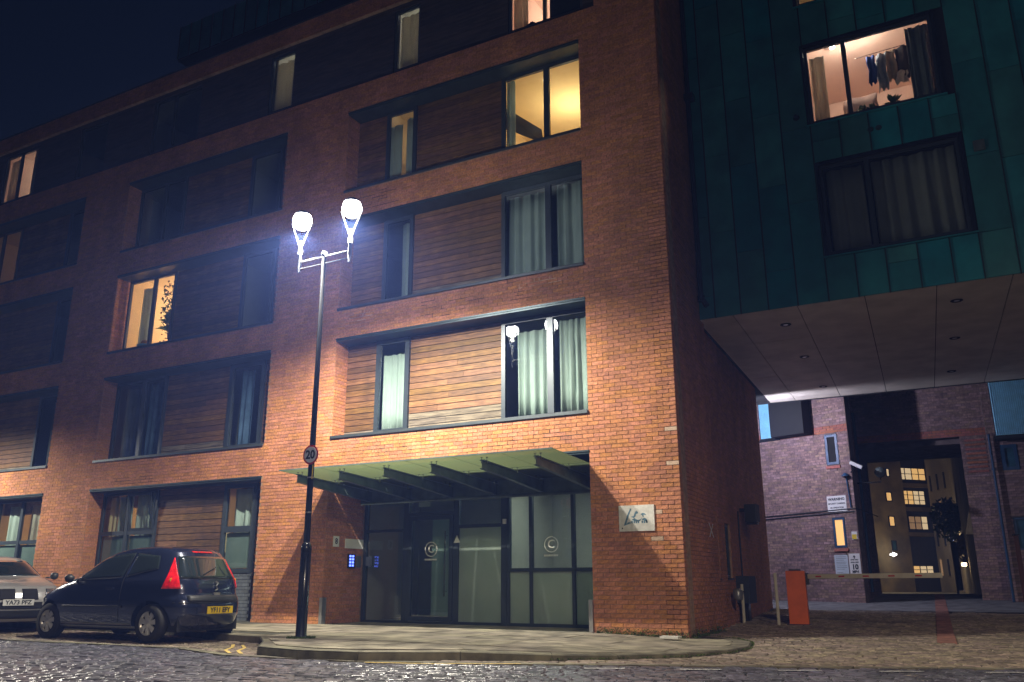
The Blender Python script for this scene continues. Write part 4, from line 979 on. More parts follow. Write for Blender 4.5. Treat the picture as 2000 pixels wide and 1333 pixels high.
# ================================================================== BARRIER AND POSTS
ba = empty('barrier', (.66, 4.5, .05), 'orange car park barrier cabinet with a pale arm lowered across the alley', 'barrier')
bz = zr(.6, 4.5)
mb = MB(Pl((.92, 4.62, 0), (1, .12, 0), (-.12, 1, 0))); mb.box(-.19, .19, -.16, .16, bz, bz + 1.06); mb.build('cabinet', M['orange'], ba, bevel=.012)
mb = MB(Pl((.92, 4.62, 0), (1, .12, 0), (-.12, 1, 0))); mb.box(-.12, .1, -.1, .1, bz + 1.06, bz + 1.09); mb.box(.195, .25, -.08, .1, bz + .78, bz + 1.02); mb.box(-.24, .24, -.2, .2, bz - .02, bz + .012); mb.build('cap', M['plastic'], ba)
pa, pb = Vector((1.15, 4.6, 1.0)), Vector((3.72, 3.3, 1.0))
dd = (pb - pa).normalized(); AR = Pl((pa.x, pa.y, 0), dd, (-dd.y, dd.x, 0)); L = (pb - pa).length
am = MB(AR).box(0, L, -.02, .02, .955, 1.045).build('arm', M['cream'], ba, bevel=.006)
for i in range(5):
    u = .22 + i * .54; MB(AR).box(u, u + .13, -.024, -.019, .985, 1.01).build('reflector', M['red'], am)
for (x, y, h, lab) in ((.56, 4.33, 1.04, 'tall white steel post beside the orange barrier cabinet'), (-.27, 4.85, .80, 'shorter white steel post by the cabinet on the side wall')):
    t = empty('post', (x, y, 0), lab, 'post', 'white posts near the barrier'); z = zr(x, y) - .03
    MB().tube([(x, y, z), (x, y, z + h)], .032, 12).build('shaft', M['cream'], t, smooth=True); MB().lathe([(.032, 0), (.03, .012), (0, .018)], (x, y, z + h), 12).build('cap', M['cream'], t, smooth=True)
t = empty('post', (5.12, 9.0, .2), 'dark red slim post standing at the right side of the alley', 'post'); z = zr(5, 9) - .05
MB().box(5.07, 5.17, 8.95, 9.05, z, z + 1.75).build('shaft', mat('dark_red_post', (.09, .02, .015), .6), t, bevel=.01); MB().box(5.05, 5.19, 8.93, 9.07, z + 1.75, z + 1.78).build('cap', M['black'], t)

# ================================================================== GATEHOUSE
gt = empty('brick_gatehouse', (1.3, 12.2, .3), 'mottled purple brick building with blue windows and an archway at the end of the alley', 'building')
gh = MB(); GR = [(-2.6, 1.09, .0, 9)]; GHo = [(.35, .76, 4.23, 5.14), (.34, .73, 1.84, 2.70)]
wall_cells(gh, GATE, GR, GHo, .25)
RET0 = GATE(1.09, 0, 0); RET = Pl(RET0, (-.02, 1, 0), (-1, 0, 0)); wall_cells(gh, RET, [(0.12, 5.3, 0, 9)], [], .25)
ARC = Pl((0, 14.0, 0), (1, 0, 0), (0, 1, 0)); wall_cells(gh, ARC, [(1.3, 4.9, 5.02, 9), (4.2, 4.9, 0, 5.02)], [], .3)
RW = Pl((0, 13.2, 0), (1, 0, 0), (0, 1, 0)); RWr = [(4.9, 9, 0, 9)]; RWh = [(5.18, 5.6, 3.87, 4.6), (5.22, 6.1, 1.7, 2.6)]; wall_cells(gh, RW, RWr, RWh, .3)
gh.box(4.9, 5.1, 13.5, 14, 0, 9); gh.box(4.25, 4.6, 14.3, 17.6, 0, 5); gh.box(.9, 4.9, 14.3, 17.6, 4.86, 5.2); gh.box(-2, 9, 17.3, 17.6, 5.0, 9.2); gh.box(-2.5, 9, 14.5, 17.5, 8.9, 9)
gw = gh.build('wall', M['pmortar'], gt)
def split(cells, z0, z1): return [c for c in cells if z0 < c[2] < z1], [c for c in cells if not z0 < c[2] < z1]
gc = brick_cells(GR, GHo); band, rest = split(gc, 5.13, 5.38)
ac = brick_cells([(1.3, 4.9, 5.02, 9), (4.2, 4.9, 0, 5.02)], []); ab, arest = split(ac, 5.0, 5.22)
brickwork([(GATE, rest), (RET, brick_cells([(0, 5.3, 0, 9)], [])), (ARC, arest), (RW, brick_cells(RWr, RWh))], gw, M['pbrick'])
for T, cs in ((GATE, band), (ARC, ab)):
    mb = MB(T); [brick_add(mb, c, .012) for c in cs]; tag(mb.build('brick_band', M['rbrick'], gw), kind='stuff')
for k in range(8): MB(ARC).box(4.32, 4.84, -.035, .0, 3.95 + k * .13, 4.01 + k * .13).build('louvre', M['rbrick'], gt)
MB(ARC).add([(4.2, -.02, 2.2), (4.2, -.02, 3.0), (4.0, -.02, 2.2), (4.2, .5, 2.2), (4.2, .5, 3.0), (4.0, .5, 2.2)], [(0, 1, 2), (3, 4, 5), (0, 2, 5, 3), (0, 1, 4, 3), (1, 2, 5, 4)]).build('corbel', M['tan'], gt)
bw = M['bluewin']
window(gt, GATE, .36, .75, 4.24, 5.13, -.02, fw=.075, fm=bw, pane=M['dark']); MB(GATE).box(.34, .78, -.05, .02, 4.12, 4.2).build('sill', M['rbrick'], gt)
o = window(gt, GATE, .35, .72, 1.85, 2.69, -.02, fw=.06, fm=bw, pane=E_['win'], label='lit narrow window with blue frame'); MB(GATE).box(.33, .76, -.05, .02, 1.74, 1.82).build('sill', M['rbrick'], gt)
window(gt, RW, 5.19, 5.59, 3.88, 4.59, -.02, fw=.09, fm=bw, pane=M['bluepane']); window(gt, RW, 5.23, 6.09, 1.71, 2.59, .02, fw=.06, fm=bw, pane=M['bluepane'])
# projecting bays with ribbed blue fronts
def bay(T, u0, u1, z0, z1, dep, lab):
    b = MB(T).box(u0, u1, -dep + .02, 0, z0, z1).box(u0 - .03, u1 + .03, -dep - .02, 0, z0 - .08, z0).build('bay', M['dark'], gt); b['label'] = lab
    u = u0 + .015
    n = int((u1 - u0 - .03) / .05)
    mb = MB(T)
    for i in range(n): mb.add([(u, -dep + .02, z0 + .02), (u + .025, -dep - .012, z0 + .02), (u + .048, -dep + .02, z0 + .02), (u, -dep + .02, z1), (u + .025, -dep - .012, z1), (u + .048, -dep + .02, z1)], [(0, 1, 4, 3), (1, 2, 5, 4)]); u += .05
    mb.build('ribbed_sheet', M['cyan'], b)
bay(RW, 5.12, 6.1, 4.78, 8.5, .45, 'projecting bay with ribbed pale blue front')
GB = Pl(GATE(-.2, 0, 0), (cos(GA), -sin(GA), 0), (sin(GA), cos(GA), 0))
bay(GB, -1.6, -.95, 5.25, 8.6, .05, 'ribbed blue bay at the left edge'); MB(GB).box(-.94, .18, -.5, 0, 5.2, 8.6).build('bay_side', M['dark'], gt)
# signs on the gatehouse
def gsign(u0, u1, z0, z1, name, lab, lines, m=None):
    s = empty(name, GATE((u0 + u1) / 2, -.02, (z0 + z1) / 2), lab, 'sign')
    MB(GATE).box(u0, u1, -.03, -.012, z0, z1).build('panel', m or M['white'], s)
    for (tx, size, v, bo) in lines:
        if tx is None: MB(GATE).box(u0 + (u1 - u0) * .12, u1 - (u1 - u0) * size, -.0315, -.03, z0 + (z1 - z0) * v, z0 + (z1 - z0) * v + .008).build('text_line', M['ink'], s)
        else: text('lettering', tx, M['ink'], size, GATE((u0 + u1) / 2, -.032, z0 + (z1 - z0) * v), GATE.U, (0, 0, 1), s, bold=bo)
    return s
gsign(.25, .84, 2.87, 3.32, 'warning_sign', 'white warning sign with three lines of dark lettering on the gatehouse wall', [('WARNING', .105, .78, .004), ('SECURITY CAMERAS', .058, .50, .002), ('IN OPERATION', .06, .24, .002)])
gsign(.74, 1.07, 1.10, 1.67, 'speed_sign', 'white speed sign reading 10 MPH low on the gatehouse wall', [('ONE WAY', .05, .70, .002), ('SPEED LIMIT', .045, .57, .002), ('10', .19, .345, .008), ('MPH', .095, .12, .004)])
ar = MB(GATE); ar.add([(.86, -.032, 1.57), (.95, -.032, 1.57), (.905, -.032, 1.63), (.89, -.032, 1.53), (.92, -.032, 1.53), (.92, -.032, 1.57), (.89, -.032, 1.57)], [(0, 1, 2), (3, 4, 5, 6)])
thing1(ar, 'arrow_sticker', M['ink'], 'small black arrow at the top of the 10 MPH sign', 'arrow')
gsign(.30, .71, 1.07, 1.64, 'notice_sign', 'white notice with many thin lines of print left of the 10 MPH sign', [(None, .12, .9, 0), (None, .12, .82, 0), (None, .3, .74, 0), (None, .12, .64, 0), (None, .2, .56, 0), (None, .12, .46, 0), (None, .12, .38, 0), (None, .3, .3, 0), (None, .45, .14, 0)], m=mat('notice_blue', (.50, .58, .66), .5, var=.04))
gs = gsign(.90, 1.06, 2.06, 2.28, 'caution_sign', 'small white and yellow caution sign right of the lit narrow window', []); MB(GATE).box(.915, 1.045, -.034, -.03, 2.07, 2.2).build('yellow_panel', M['yellow'], gs)
# cables, pipes, camera, globe lamp
thing1(MB(GATE).tube([(-2, -.03, 2.84), (1.10, -.03, 2.93)], .016, 8).tube([(-2, -.03, 2.76), (1.06, -.03, 2.85)], .016, 8).tube([(1.10, -.03, 2.93), (1.14, .3, 2.88), (1.14, 1.2, 2.75)], .016, 8), 'cable_pair', M['plastic'], 'pair of dark cables crossing the gatehouse wall above the lit window', 'cable')
thing1(MB(GATE).tube([(.98, -.04, 2.95), (.93, -.04, 3.85)], .02, 8).lathe([(0, .1), (.05, .09), (.11, .02), (.11, 0), (0, 0)], (.93, -.08, 3.85), 14), 'vent_pipe', M['bluewin'], 'slim blue pipe with a mushroom cap on the gatehouse wall', 'pipe')
thing1(MB().tube([(4.95, 13.1, 4.9), (4.95, 13.1, .3)], .035, 10).box(4.9, 5.0, 13.1, 13.2, 3.9, 3.95), 'rainwater_pipe', M['bluewin'], 'blue rainwater pipe right of the archway pier', 'pipe')
thing1(MB(RET).tube([(1.7, -.05, 6), (1.7, -.05, .6)], .045, 10), 'rainwater_pipe', M['bluewin'], 'dark pipe on the return wall left of the archway', 'pipe')
cc = empty('security_camera', GATE(1.1, -.1, 4.0), 'white bullet security camera on the corner of the gatehouse', 'camera')
q = GATE(1.10, -.05, 4.12)
mb = MB(); a, b = Vector((q.x + .02, q.y - .12, 4.22)), Vector((q.x + .34, q.y - .2, 4.04)); mb.tube([a, b], .055, 12); mb.build('body', M['white'], cc); MB().tube([b, b + (b - a) * .04], .045, 12).build('lens', M['plastic'], cc)
MB().tube([(q.x, q.y, 3.95), (q.x + .05, q.y - .1, 3.98), (q.x + .14, q.y - .15, 4.12)], .02, 8).build('bracket', M['black'], cc)
gl = empty('globe_lamp', (2.1, 12.9, 3.8), 'unlit globe lamp on a dark bracket in the archway', 'lamp')
MB().lathe([(0.001, -.16), (.09, -.13), (.15, -.05), (.16, .02), (.12, .11), (.05, .155), (0.001, .16)], (2.05, 12.6, 3.95), 20).build('globe', mat('smoked_globe', (.10, .13, .13), .15, coat=1), gl, smooth=True)
MB().tube([(2.05, 12.6, 3.8), (2.05, 12.6, 3.68), (1.35, 12.7, 3.68)], .02, 8).build('bracket', M['black'], gl)
# unseen flood lamp, assumed at the rear brick corner to light the yard wall
fd = empty('assumed_flood_lamp', (-.95, 9.7, 5.4), 'assumed unseen floodlight at the rear corner of the brick building facing the yard', 'lamp')
MB().box(-1.25, -.95, 9.65, 9.8, 5.2, 5.45).build('housing', M['black'], fd); MB().box(-1.22, -.98, 9.8, 9.81, 5.22, 5.42).build('lens', E_['lampdim'], fd)
reglight('SPOT', 'assumed_flood_light', (-1.1, 9.95, 5.3), ASSUMED_FLOOD_W, (.80, .78, 1.0), .06, spot_size=radians(156), spot_blend=.4).rotation_euler = (radians(62), 0, radians(-20))

# ================================================================== FAR BUILDINGS BEYOND THE ARCH
def P3(x, y, d): return CAMP + pray(x, y) * d
fa = empty('far_apartment_block', P3(1800, 1160, 90), 'ochre rendered apartment block with lit grid windows far behind the archway', 'building')
dL = P3(1700, 1000, 88); dR = P3(1835, 1000, 91); U_ = (dR - dL); U_.z = 0; FT = Pl((dL.x, dL.y, 0), U_, (-U_.y, U_.x, 0)); FL = U_.length
def fu(x, y):
    r = pray(x, y); t = (FT.O - CAMP).dot(FT.N) / r.dot(FT.N); p = CAMP + r * t; return (p - FT.O).dot(FT.U), p.z
SPL = fu(1770, 1000)[0]
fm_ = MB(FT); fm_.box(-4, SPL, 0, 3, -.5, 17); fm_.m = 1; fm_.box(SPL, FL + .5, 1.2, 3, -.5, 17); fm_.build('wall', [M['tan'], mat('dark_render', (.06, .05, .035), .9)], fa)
def fwin(x0, y0, x1, y1, d, m, nx=1, nz=1, sub=None):
    a, z1 = fu(x0, y0); b, z0 = fu(x1, y1); b2, z0 = fu(x1, y1)
    if a > b: a, b = b, a
    mb = MB(FT); fw = .09
    mb.box(a, b, d - .1, d, z0, z0 + fw); mb.box(a, b, d - .1, d, z1 - fw, z1)
    for i in range(nx + 1): x = a + (b - a - fw) * i / nx; mb.box(x, x + fw, d - .1, d - .002, z0 + fw, z1 - fw)
    for j in range(1, nz): z = z0 + (z1 - z0) * j / nz; mb.box(a, b, d - .09, d - .004, z - .03, z + .03)
    o = mb.build('window', M['dark'], fa)
    for i in range(nx):
        MB(FT).box(a + fw + (b - a - fw) * i / nx, a + (b - a - fw) * (i + 1) / nx, d - .06, d - .03, z0 + fw, z1 - fw).build('pane', m if not isinstance(m, list) else m[i % len(m)], o)
W1, W2 = E_['win'], E_['win2']; W3 = emat('lit_window_dim', (1, .6, .3), .25)
fwin(1766, 910, 1824, 938, 1.15, [W2, W2, W1, W1], 4, 2); fwin(1774, 955, 1824, 986, 1.15, [W1, W1, W2, W2], 4, 3); fwin(1788, 1006, 1830, 1035, 1.15, [W3, W3, W2], 3, 2)
fwin(1798, 1104, 1841, 1122, 1.15, [W1, W2, W2], 3, 2); fwin(1728, 961, 1742, 980, -.01, W1); fwin(1734, 1008, 1748, 1029, -.01, W1, 1, 1); fwin(1740, 1056, 1752, 1076, -.01, M['bluepane']); fwin(1728, 915, 1737, 932, -.01, W2)
for y in (945, 992, 1042): a, z = fu(1772, y); MB(FT).box(SPL, FL, .6, 1.2, z - .25, z + .15).build('balcony', M['tan'], fa)
fb = empty('far_terrace', P3(1880, 1160, 60), 'pale terrace wall receding along the right side of the far yard', 'building')
A, B = P3(1886, 1100, 82), P3(1936, 1100, 40); U2 = B - A; U2.z = 0; RTp = Pl((A.x, A.y, 0), U2, (U2.y, -U2.x, 0)); RL = U2.length
MB(RTp).box(0, RL, 0, .4, -.6, 13).build('wall', M['tan2'], fb)
for i in range(7):
    for z in (1.2, 4.0, 6.8, 9.4):
        u = RL * (i + .3) / 7; MB(RTp).box(u, u + RL * .05, -.03, .0, z, z + 1.5).build('window', M['dark'] if (i + int(z)) % 4 else W3, fb)
A, B = P3(1832, 1100, 88), P3(1888, 1100, 82); U3 = B - A; U3.z = 0; EW = Pl((A.x, A.y, 0), U3, (-U3.y, U3.x, 0)); EL_ = U3.length
MB(EW).box(0, EL_, 0, 2, -.5, 14.5).build('end_wall', M['tan2'], fb)
for i, u in enumerate((.10, .36, .62, .84)):
    for j, z in enumerate((1.5, 4.4, 7.2, 10.0)):
        MB(EW).box(u * EL_, u * EL_ + .3, -.06, 0, z, z + 1.6).build('window', W3 if (i * 3 + j) % 5 == 0 else M['dark'], fb)
        MB(EW).box(u * EL_ - .05, u * EL_ + .35, -.12, 0, z - .1, z).build('sill', M['tan'], fb)
# lamps of the far yard
reglight('POINT', 'yard_light', P3(1745, 1085, 80), 420, (1, .72, .34), .3)
p = P3(1745, 1083, 86); thing1(MB().lathe([(0.001, -.2), (.3, -.1), (.32, .05), (0.001, .15)], tuple(p), 12), 'wall_lamp', E_['white'], 'white glowing wall lamp low on the ochre far building', 'lamp')
reglight('POINT', 'yard_light', P3(1868, 1060, 72), 420, (1, .75, .42), .3)  # point light added to brighten the terrace and end wall
p = P3(1883, 1103, 58); thing1(MB().lathe([(0.001, -.12), (.16, -.1), (.16, .1), (0.001, .12)], tuple(p), 10), 'bulkhead_lamp', E_['warm'], 'small white light near the ground in the far yard', 'lamp')
# wall lamp on the yellow column, drainpipe line, dark shrubs
a = P3(1867, 1095, 45); b = P3(1882, 1152, 45)
cl = MB(); cl.tube([P3(1862, 1060, 45), P3(1876, 1152, 45)], .16, 10); thing1(cl, 'pillar', M['tan2'], 'pale round pillar standing in the far yard below the shrubs', 'pillar')
thing1(MB().tube([P3(1905, 1030, 40), P3(1922, 1168, 40)], .05, 8), 'rainwater_pipe', mat('pipe_pale', (.3, .42, .42), .5), 'long pale pipe on the right wall of the far yard', 'pipe')
def shrub(pc, rad, n, lf, label, m):
    mb = MB(); R_ = random.Random(n)
    for i in range(n):
        d = Vector((R_.gauss(0, 1), R_.gauss(0, 1), R_.gauss(0, 1))).normalized() * rad * R_.uniform(.3, 1) ** .5; d.z *= 1.3
        c = Vector(pc) + d + Vector((R_.uniform(-.3, .3), 0, R_.uniform(-.3, .3))) * rad; a = Vector((R_.gauss(0, 1), R_.gauss(0, 1), R_.gauss(0, 1))).normalized() * lf; b = a.cross(Vector((R_.gauss(0, 1), 1, R_.gauss(0, 1)))).normalized() * lf * .5
        mb.add([tuple(c - a), tuple(c + b), tuple(c + a), tuple(c - b)], [(0, 1, 2, 3)])
    t = empty('shrub', pc, label, 'shrub', 'shrubs in the far yard'); mb.build('foliage', m, t)
    MB().tube([(pc[0], pc[1], -.3), tuple(pc)], [.1, .05], 6).build('trunk', M['dark'], t)
shrub(P3(1852, 1015, 70), 1.2, 700, .22, 'dark bushy shrub in front of the far windows', M['leaf']); shrub(P3(1880, 1010, 66), .8, 400, .2, 'smaller dark shrub right beside the bushy one in the far yard', M['leaf'])
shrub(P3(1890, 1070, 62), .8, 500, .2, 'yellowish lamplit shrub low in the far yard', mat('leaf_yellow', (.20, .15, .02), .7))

# ================================================================== STREET LAMPS
def streetlamp(x, y, z, hgt, label, dx, W, col, glow='lamp'):
    t = empty('street_lamp', (x, y, z), label, 'street lamp', 'twin headed street lamps')
    mb = MB(); mb.tube([(x, y, z - .05), (x, y, z + 1.32), (x, y, z + 1.36), (x, y, z + 1.40), (x, y, z + 1.47)], [.085, .085, .088, .085, .052], 20)
    mb.build('base', M['black'], t, smooth=True); MB().box(x - .035, x + .035, y - .09, y - .083, z + .5, z + 1.0).build('hatch', M['plastic'], t)
    MB().tube([(x, y, z + 1.45), (x, y, z + 3.6), (x, y, hgt)], [.052, .046, .036], 16).build('pole', M['pole'], t, smooth=True)
    MB().lathe([(.05, -.02), (.055, .0), (.04, .05), (0, .06)], (x, y, hgt), 14).build('finial', M['lampgrey'], t, smooth=True)
    MB().tube([(x - dx, y, hgt - .04), (x + dx, y, hgt - .04)], .018, 10).tube([(x - dx, y, hgt - .17), (x + dx, y, hgt - .17)], .011, 8).build('crossbar', M['lampgrey'], t, smooth=True)
    for s in (-1, 1):
        hx = x + s * dx; hb = hgt + .42
        hd = MB().tube([(hx, y, hgt - .25), (hx, y, hgt - .1), (hx, y, hgt + .1), (hx, y, hgt + .36)], [.022, .036, .03, .03], 12).tube([(hx, y, hgt + .1), (hx, y, hgt + .2)], .045, 10).build('stem', M['lampgrey'], t, smooth=True)
        for k in range(2):
            a = pi * k + .35; MB().tube([(hx, y, hgt + .2), (hx + .19 * cos(a), y + .19 * sin(a), hgt + .70)], .014, 8).build('fork', M['lampgrey'], hd, smooth=True)
        bo = MB().lathe([(0.001, -.155), (.09, -.14), (.15, -.09), (.175, 0), (.16, .085), (.10, .145), (0.001, .165)], (hx, y, hgt + .74), 28).build('lamp_bowl', E_[glow], t, smooth=True)
        MB().lathe([(0.001, .07), (.06, .065), (.12, .03), (.15, -.02), (.14, -.02), (0.001, .05)], (hx, y, hgt + .88), 28).build('lamp_hood', M['black'], t, smooth=True)
        reglight('SPOT', 'street_lamp_light', (hx, y, hgt + .5), W, col, .05, spot_size=radians(166), spot_blend=.48)
    return t
streetlamp(-5.083, -3.6, .055, 6.458, 'tall black street lamp with two bright lamp heads on the pavement by the entrance', .566, LAMP_W, LAMP_COL)
added_lamp = streetlamp(12.0, -18.0, -.05, 9.6, 'unseen twin headed street lamp added across the road behind the viewer to brighten the copper block, side wall and road', .54, ADDED_LAMP_W, ADDED_LAMP_COL)  # out of view, added to brighten copper block, side wall and road
streetlamp(-22.0, -4.0, .15, 5.4, 'assumed unseen twin headed street lamp further down the street beyond the left edge of the picture', .566, 2600, LAMP_COL, 'lampdim')  # lamp assumed out of view, added to light the left bays
sg = empty('speed_limit_sign', (-5.06, -3.68, 2.914), 'round white 20 sign with red rim clamped to the lamp post', 'sign')
MB().lathe([(0.001, -.006), (.16, -.006), (.16, .0), (0.001, .0)], (-5.05, -3.665, 2.914), 36, 'y').build('disc', M['red'], sg)
MB().lathe([(0.001, -.004), (.13, -.004), (.13, .0)], (-5.05, -3.672, 2.914), 36, 'y').build('face', M['white'], sg)
text('numeral', '20', M['ink'], .195, (-5.052, -3.678, 2.909), (1, 0, 0), (0, 0, 1), sg, bold=.006)
MB().box(-5.14, -5.0, -3.662, -3.62, 2.99, 3.02).box(-5.14, -5.0, -3.662, -3.62, 2.79, 2.82).build('bracket', M['lampgrey'], sg)
thing1(MB().tube([(-4.995, -3.66, 2.75), (-5.005, -3.66, 2.52)], .008, 6), 'yellow_tape', M['yellow'], 'yellow strip hanging just below the round 20 sign on the post', 'tape')
for z in (1.98, 2.54): thing1(MB().tube([(-5.083, -3.6, z), (-5.083, -3.6, z + .02)], .053, 16), 'pole_band', M['alu'], 'thin metal band round the lamp post %s' % ('just below the 20 sign' if z > 2 else 'midway between the sign and the post base'), 'band')

# ================================================================== CARS
EXP = 4.0
def carbody(prof, n=72, ex=EXP, name='body', m=None, root=None, cuts=(), nz=4):
    zs = []
    for (a, b) in zip(prof, prof[1:]):
        for k in range(nz): zs.append([a[i] + (b[i] - a[i]) * k / nz for i in range(len(a))])
    zs.append(list(prof[-1]))
    mb = MB(); vs = []; 
    for r in zs:
        z, xf, xr, w_ = r[:4]; xc, a = (xf + xr) / 2, (xr - xf) / 2
        for k in range(n):
            t = 2 * pi * k / n; c, s = cos(t), sin(t); e = 2 / ex
            vs.append((xc + a * math.copysign(abs(c) ** e, c), w_ * math.copysign(abs(s) ** e, s), z))
    L = len(zs)
    fs = [(j * n + k, j * n + (k + 1) % n, (j + 1) * n + (k + 1) % n, (j + 1) * n + k) for j in range(L - 1) for k in range(n)]
    fs += [tuple(reversed(range(n))), tuple(range((L - 1) * n, L * n))]
    mb.add(vs, fs); o = mb.build(name, m, root, world=False, smooth=True)
    for (cx, cz_, cr) in cuts:
        cb = MB(); nn = 40
        cb.add([(cx + cr * cos(2 * pi * i / nn), -2, cz_ + cr * sin(2 * pi * i / nn)) for i in range(nn)] + [(cx + cr * cos(2 * pi * i / nn), 2, cz_ + cr * sin(2 * pi * i / nn)) for i in range(nn)],
               [tuple(reversed(range(nn))), tuple(range(nn, 2 * nn))] + [(i, (i + 1) % nn, nn + (i + 1) % nn, nn + i) for i in range(nn)])
        co = cb.build('cut', m, None, world=False); co.parent = root
        md = o.modifiers.new('b', 'BOOLEAN'); md.object = co; md.operation = 'DIFFERENCE'; md.solver = 'EXACT'
        bpy.context.view_layer.update(); n0 = len(o.data.polygons)
        for q_ in (o, co):
            bz_ = bmesh.new(); bz_.from_mesh(q_.data); bmesh.ops.recalc_face_normals(bz_, faces=bz_.faces[:]); bz_.to_mesh(q_.data); bz_.free()
        dg = bpy.context.evaluated_depsgraph_get(); dg.update(); me = bpy.data.meshes.new_from_object(o.evaluated_get(dg)); o.modifiers.clear(); o.data = me; bpy.data.objects.remove(co)

    me = o.data
    for p in me.polygons: p.use_smooth = True
    bmx = bmesh.new(); bmx.from_mesh(me)
    for ed in bmx.edges:
        if len(ed.link_faces) == 2 and ed.calc_face_angle(0) > .7: ed.smooth = False
    bmx.to_mesh(me); bmx.free(); me.materials.clear(); me.materials.append(m)
    return o
def surf(prof, z, ex):
    for a, b in zip(prof, prof[1:]):
        if a[0] <= z <= b[0]:
            t = (z - a[0]) / (b[0] - a[0]); r = [a[i] + (b[i] - a[i]) * t for i in range(4)]; break
    else: r = prof[-1]
    return (r[1] + r[2]) / 2, (r[2] - r[1]) / 2, r[3]
def side_y(prof, x, z, ex=EXP):
    xc, a, w_ = surf(prof, z, ex); q = min(.9999, abs((x - xc) / a)); return w_ * (1 - q ** ex) ** (1 / ex)
def end_x(prof, y, z, s, ex=EXP):
    xc, a, w_ = surf(prof, z, ex); q = min(.9999, abs(y / w_)); return xc + s * a * (1 - q ** ex) ** (1 / ex)
def patch(prof, kind, lo, hi, z0, z1, name, m, root, nu=16, nv=8, off=.008, s=1, ex=EXP, fn=None, ring=False):
    """patch on the car surface: kind 'side' (u=x, both ends given as functions of t) or 'end' (u=y)"""
    mb = MB(); vs = []
    for j in range(nv + 1):
        t = j / nv
        for i in range(nu + 1):
            uu = i / nu; z = z0(uu) + (z1(uu) - z0(uu)) * t; l, h = lo(t), hi(t); u = l + (h - l) * uu
            if kind == 'side': vs.append((u, s * (side_y(prof, u, z, ex) + off), z))
            else: vs.append((end_x(prof, u, z, s, ex) + s * off, u, z))
    mb.add(vs, [(j * (nu + 1) + i, j * (nu + 1) + i + 1, (j + 1) * (nu + 1) + i + 1, (j + 1) * (nu + 1) + i) for j in range(nv) for i in range(nu)])
    o = mb.build(name, m, root, world=False, smooth=True); md = o.modifiers.new('s', 'SOLIDIFY'); md.thickness = .004; md.offset = 0
    return o
K = lambda v: (lambda t: v)
def Ln(a, b): return lambda t: a + (b - a) * t
def wheel(root, x, y, s, r=.285, wd=.17, spokes=7, name='wheel'):
    T = Pl((0, 0, 0), (1, 0, 0), (0, 1, 0)); prof = [(r * .62, -wd / 2), (r * .93, -wd / 2), (r, -wd / 2 + .03), (r, wd / 2 - .03), (r * .93, wd / 2), (r * .62, wd / 2)]
    w_ = MB().lathe(prof, (x, y, r), 36, 'y').build(name, M['tyre'], root, world=False, smooth=True)
    f = y + s * (wd / 2 - .02)
    MB().lathe([(r * .60, -s * .03), (r * .66, 0), (r * .70, s * .008), (r * .66, s * .012), (r * .60, 0)], (x, f, r), 36, 'y').build('rim', M['rim'], w_, world=False, smooth=True)
    MB().lathe([(0.001, 0), (r * .66, 0)], (x, f - s * .05, r), 24, 'y').build('brake_disc', M['dark'], w_, world=False)
    for k in range(spokes):
        a = 2 * pi * k / spokes + .2; c, sn = cos(a), sin(a); p = lambda u, v, d: (x + u * c - v * sn, f + s * d, r + u * sn + v * c)
        mb = MB(); a0, a1, b0, b1 = r * .12, r * .66, r * .085, r * .16
        mb.add([p(a0, -b0, .012), p(a1, -b1, .0), p(a1, b1, .0), p(a0, b0, .012), p(a0, -b0, -.02), p(a1, -b1, -.02), p(a1, b1, -.02), p(a0, b0, -.02)], [(0, 1, 2, 3), (4, 5, 6, 7), (0, 1, 5, 4), (1, 2, 6, 5), (2, 3, 7, 6), (3, 0, 4, 7)])
        mb.build('spoke', M['rim'], w_, world=False)
    MB().lathe([(0.001, s * .02), (r * .16, s * .014), (r * .2, 0), (r * .2, -s * .03)], (x, f, r), 18, 'y').build('hub', M['rim'], w_, world=False, smooth=True)
    return w_
P1 = [(.19, -1.58, 1.64, .72), (.26, -1.69, 1.73, .78), (.40, -1.74, 1.775, .805), (.55, -1.735, 1.775, .815), (.64, -1.71, 1.75, .815), (.72, -1.62, 1.70, .805), (.80, -1.46, 1.685, .80), (.87, -1.27, 1.665, .79), (.93, -1.07, 1.64, .775), (1.0, -.88, 1.60, .745),
      (1.1, -.68, 1.54, .705), (1.2, -.50, 1.48, .665), (1.3, -.30, 1.42, .62), (1.37, -.12, 1.36, .58), (1.42, .08, 1.26, .52), (1.45, .28, 1.06, .42), (1.465, .45, .85, .28)]
car = empty('parked_car', (-8.75, -3.72, -.025), 'small dark navy hatchback parked at the kerb, seen from its rear left side', 'car')
car.scale = (1.085, 1.05, 1.04)
AX = (-1.17, 1.17)
body = carbody(P1, m=M['carpaint'], root=car, cuts=[(AX[0], .28, .345), (AX[1], .28, .345)])
MB().box(-1.6, 1.62, -.60, .60, .16, .5).build('underbody', M['dark'], car, world=False)
for x in AX:
    for s in (-1, 1): wheel(car, x, s * .685, s, r=.285)
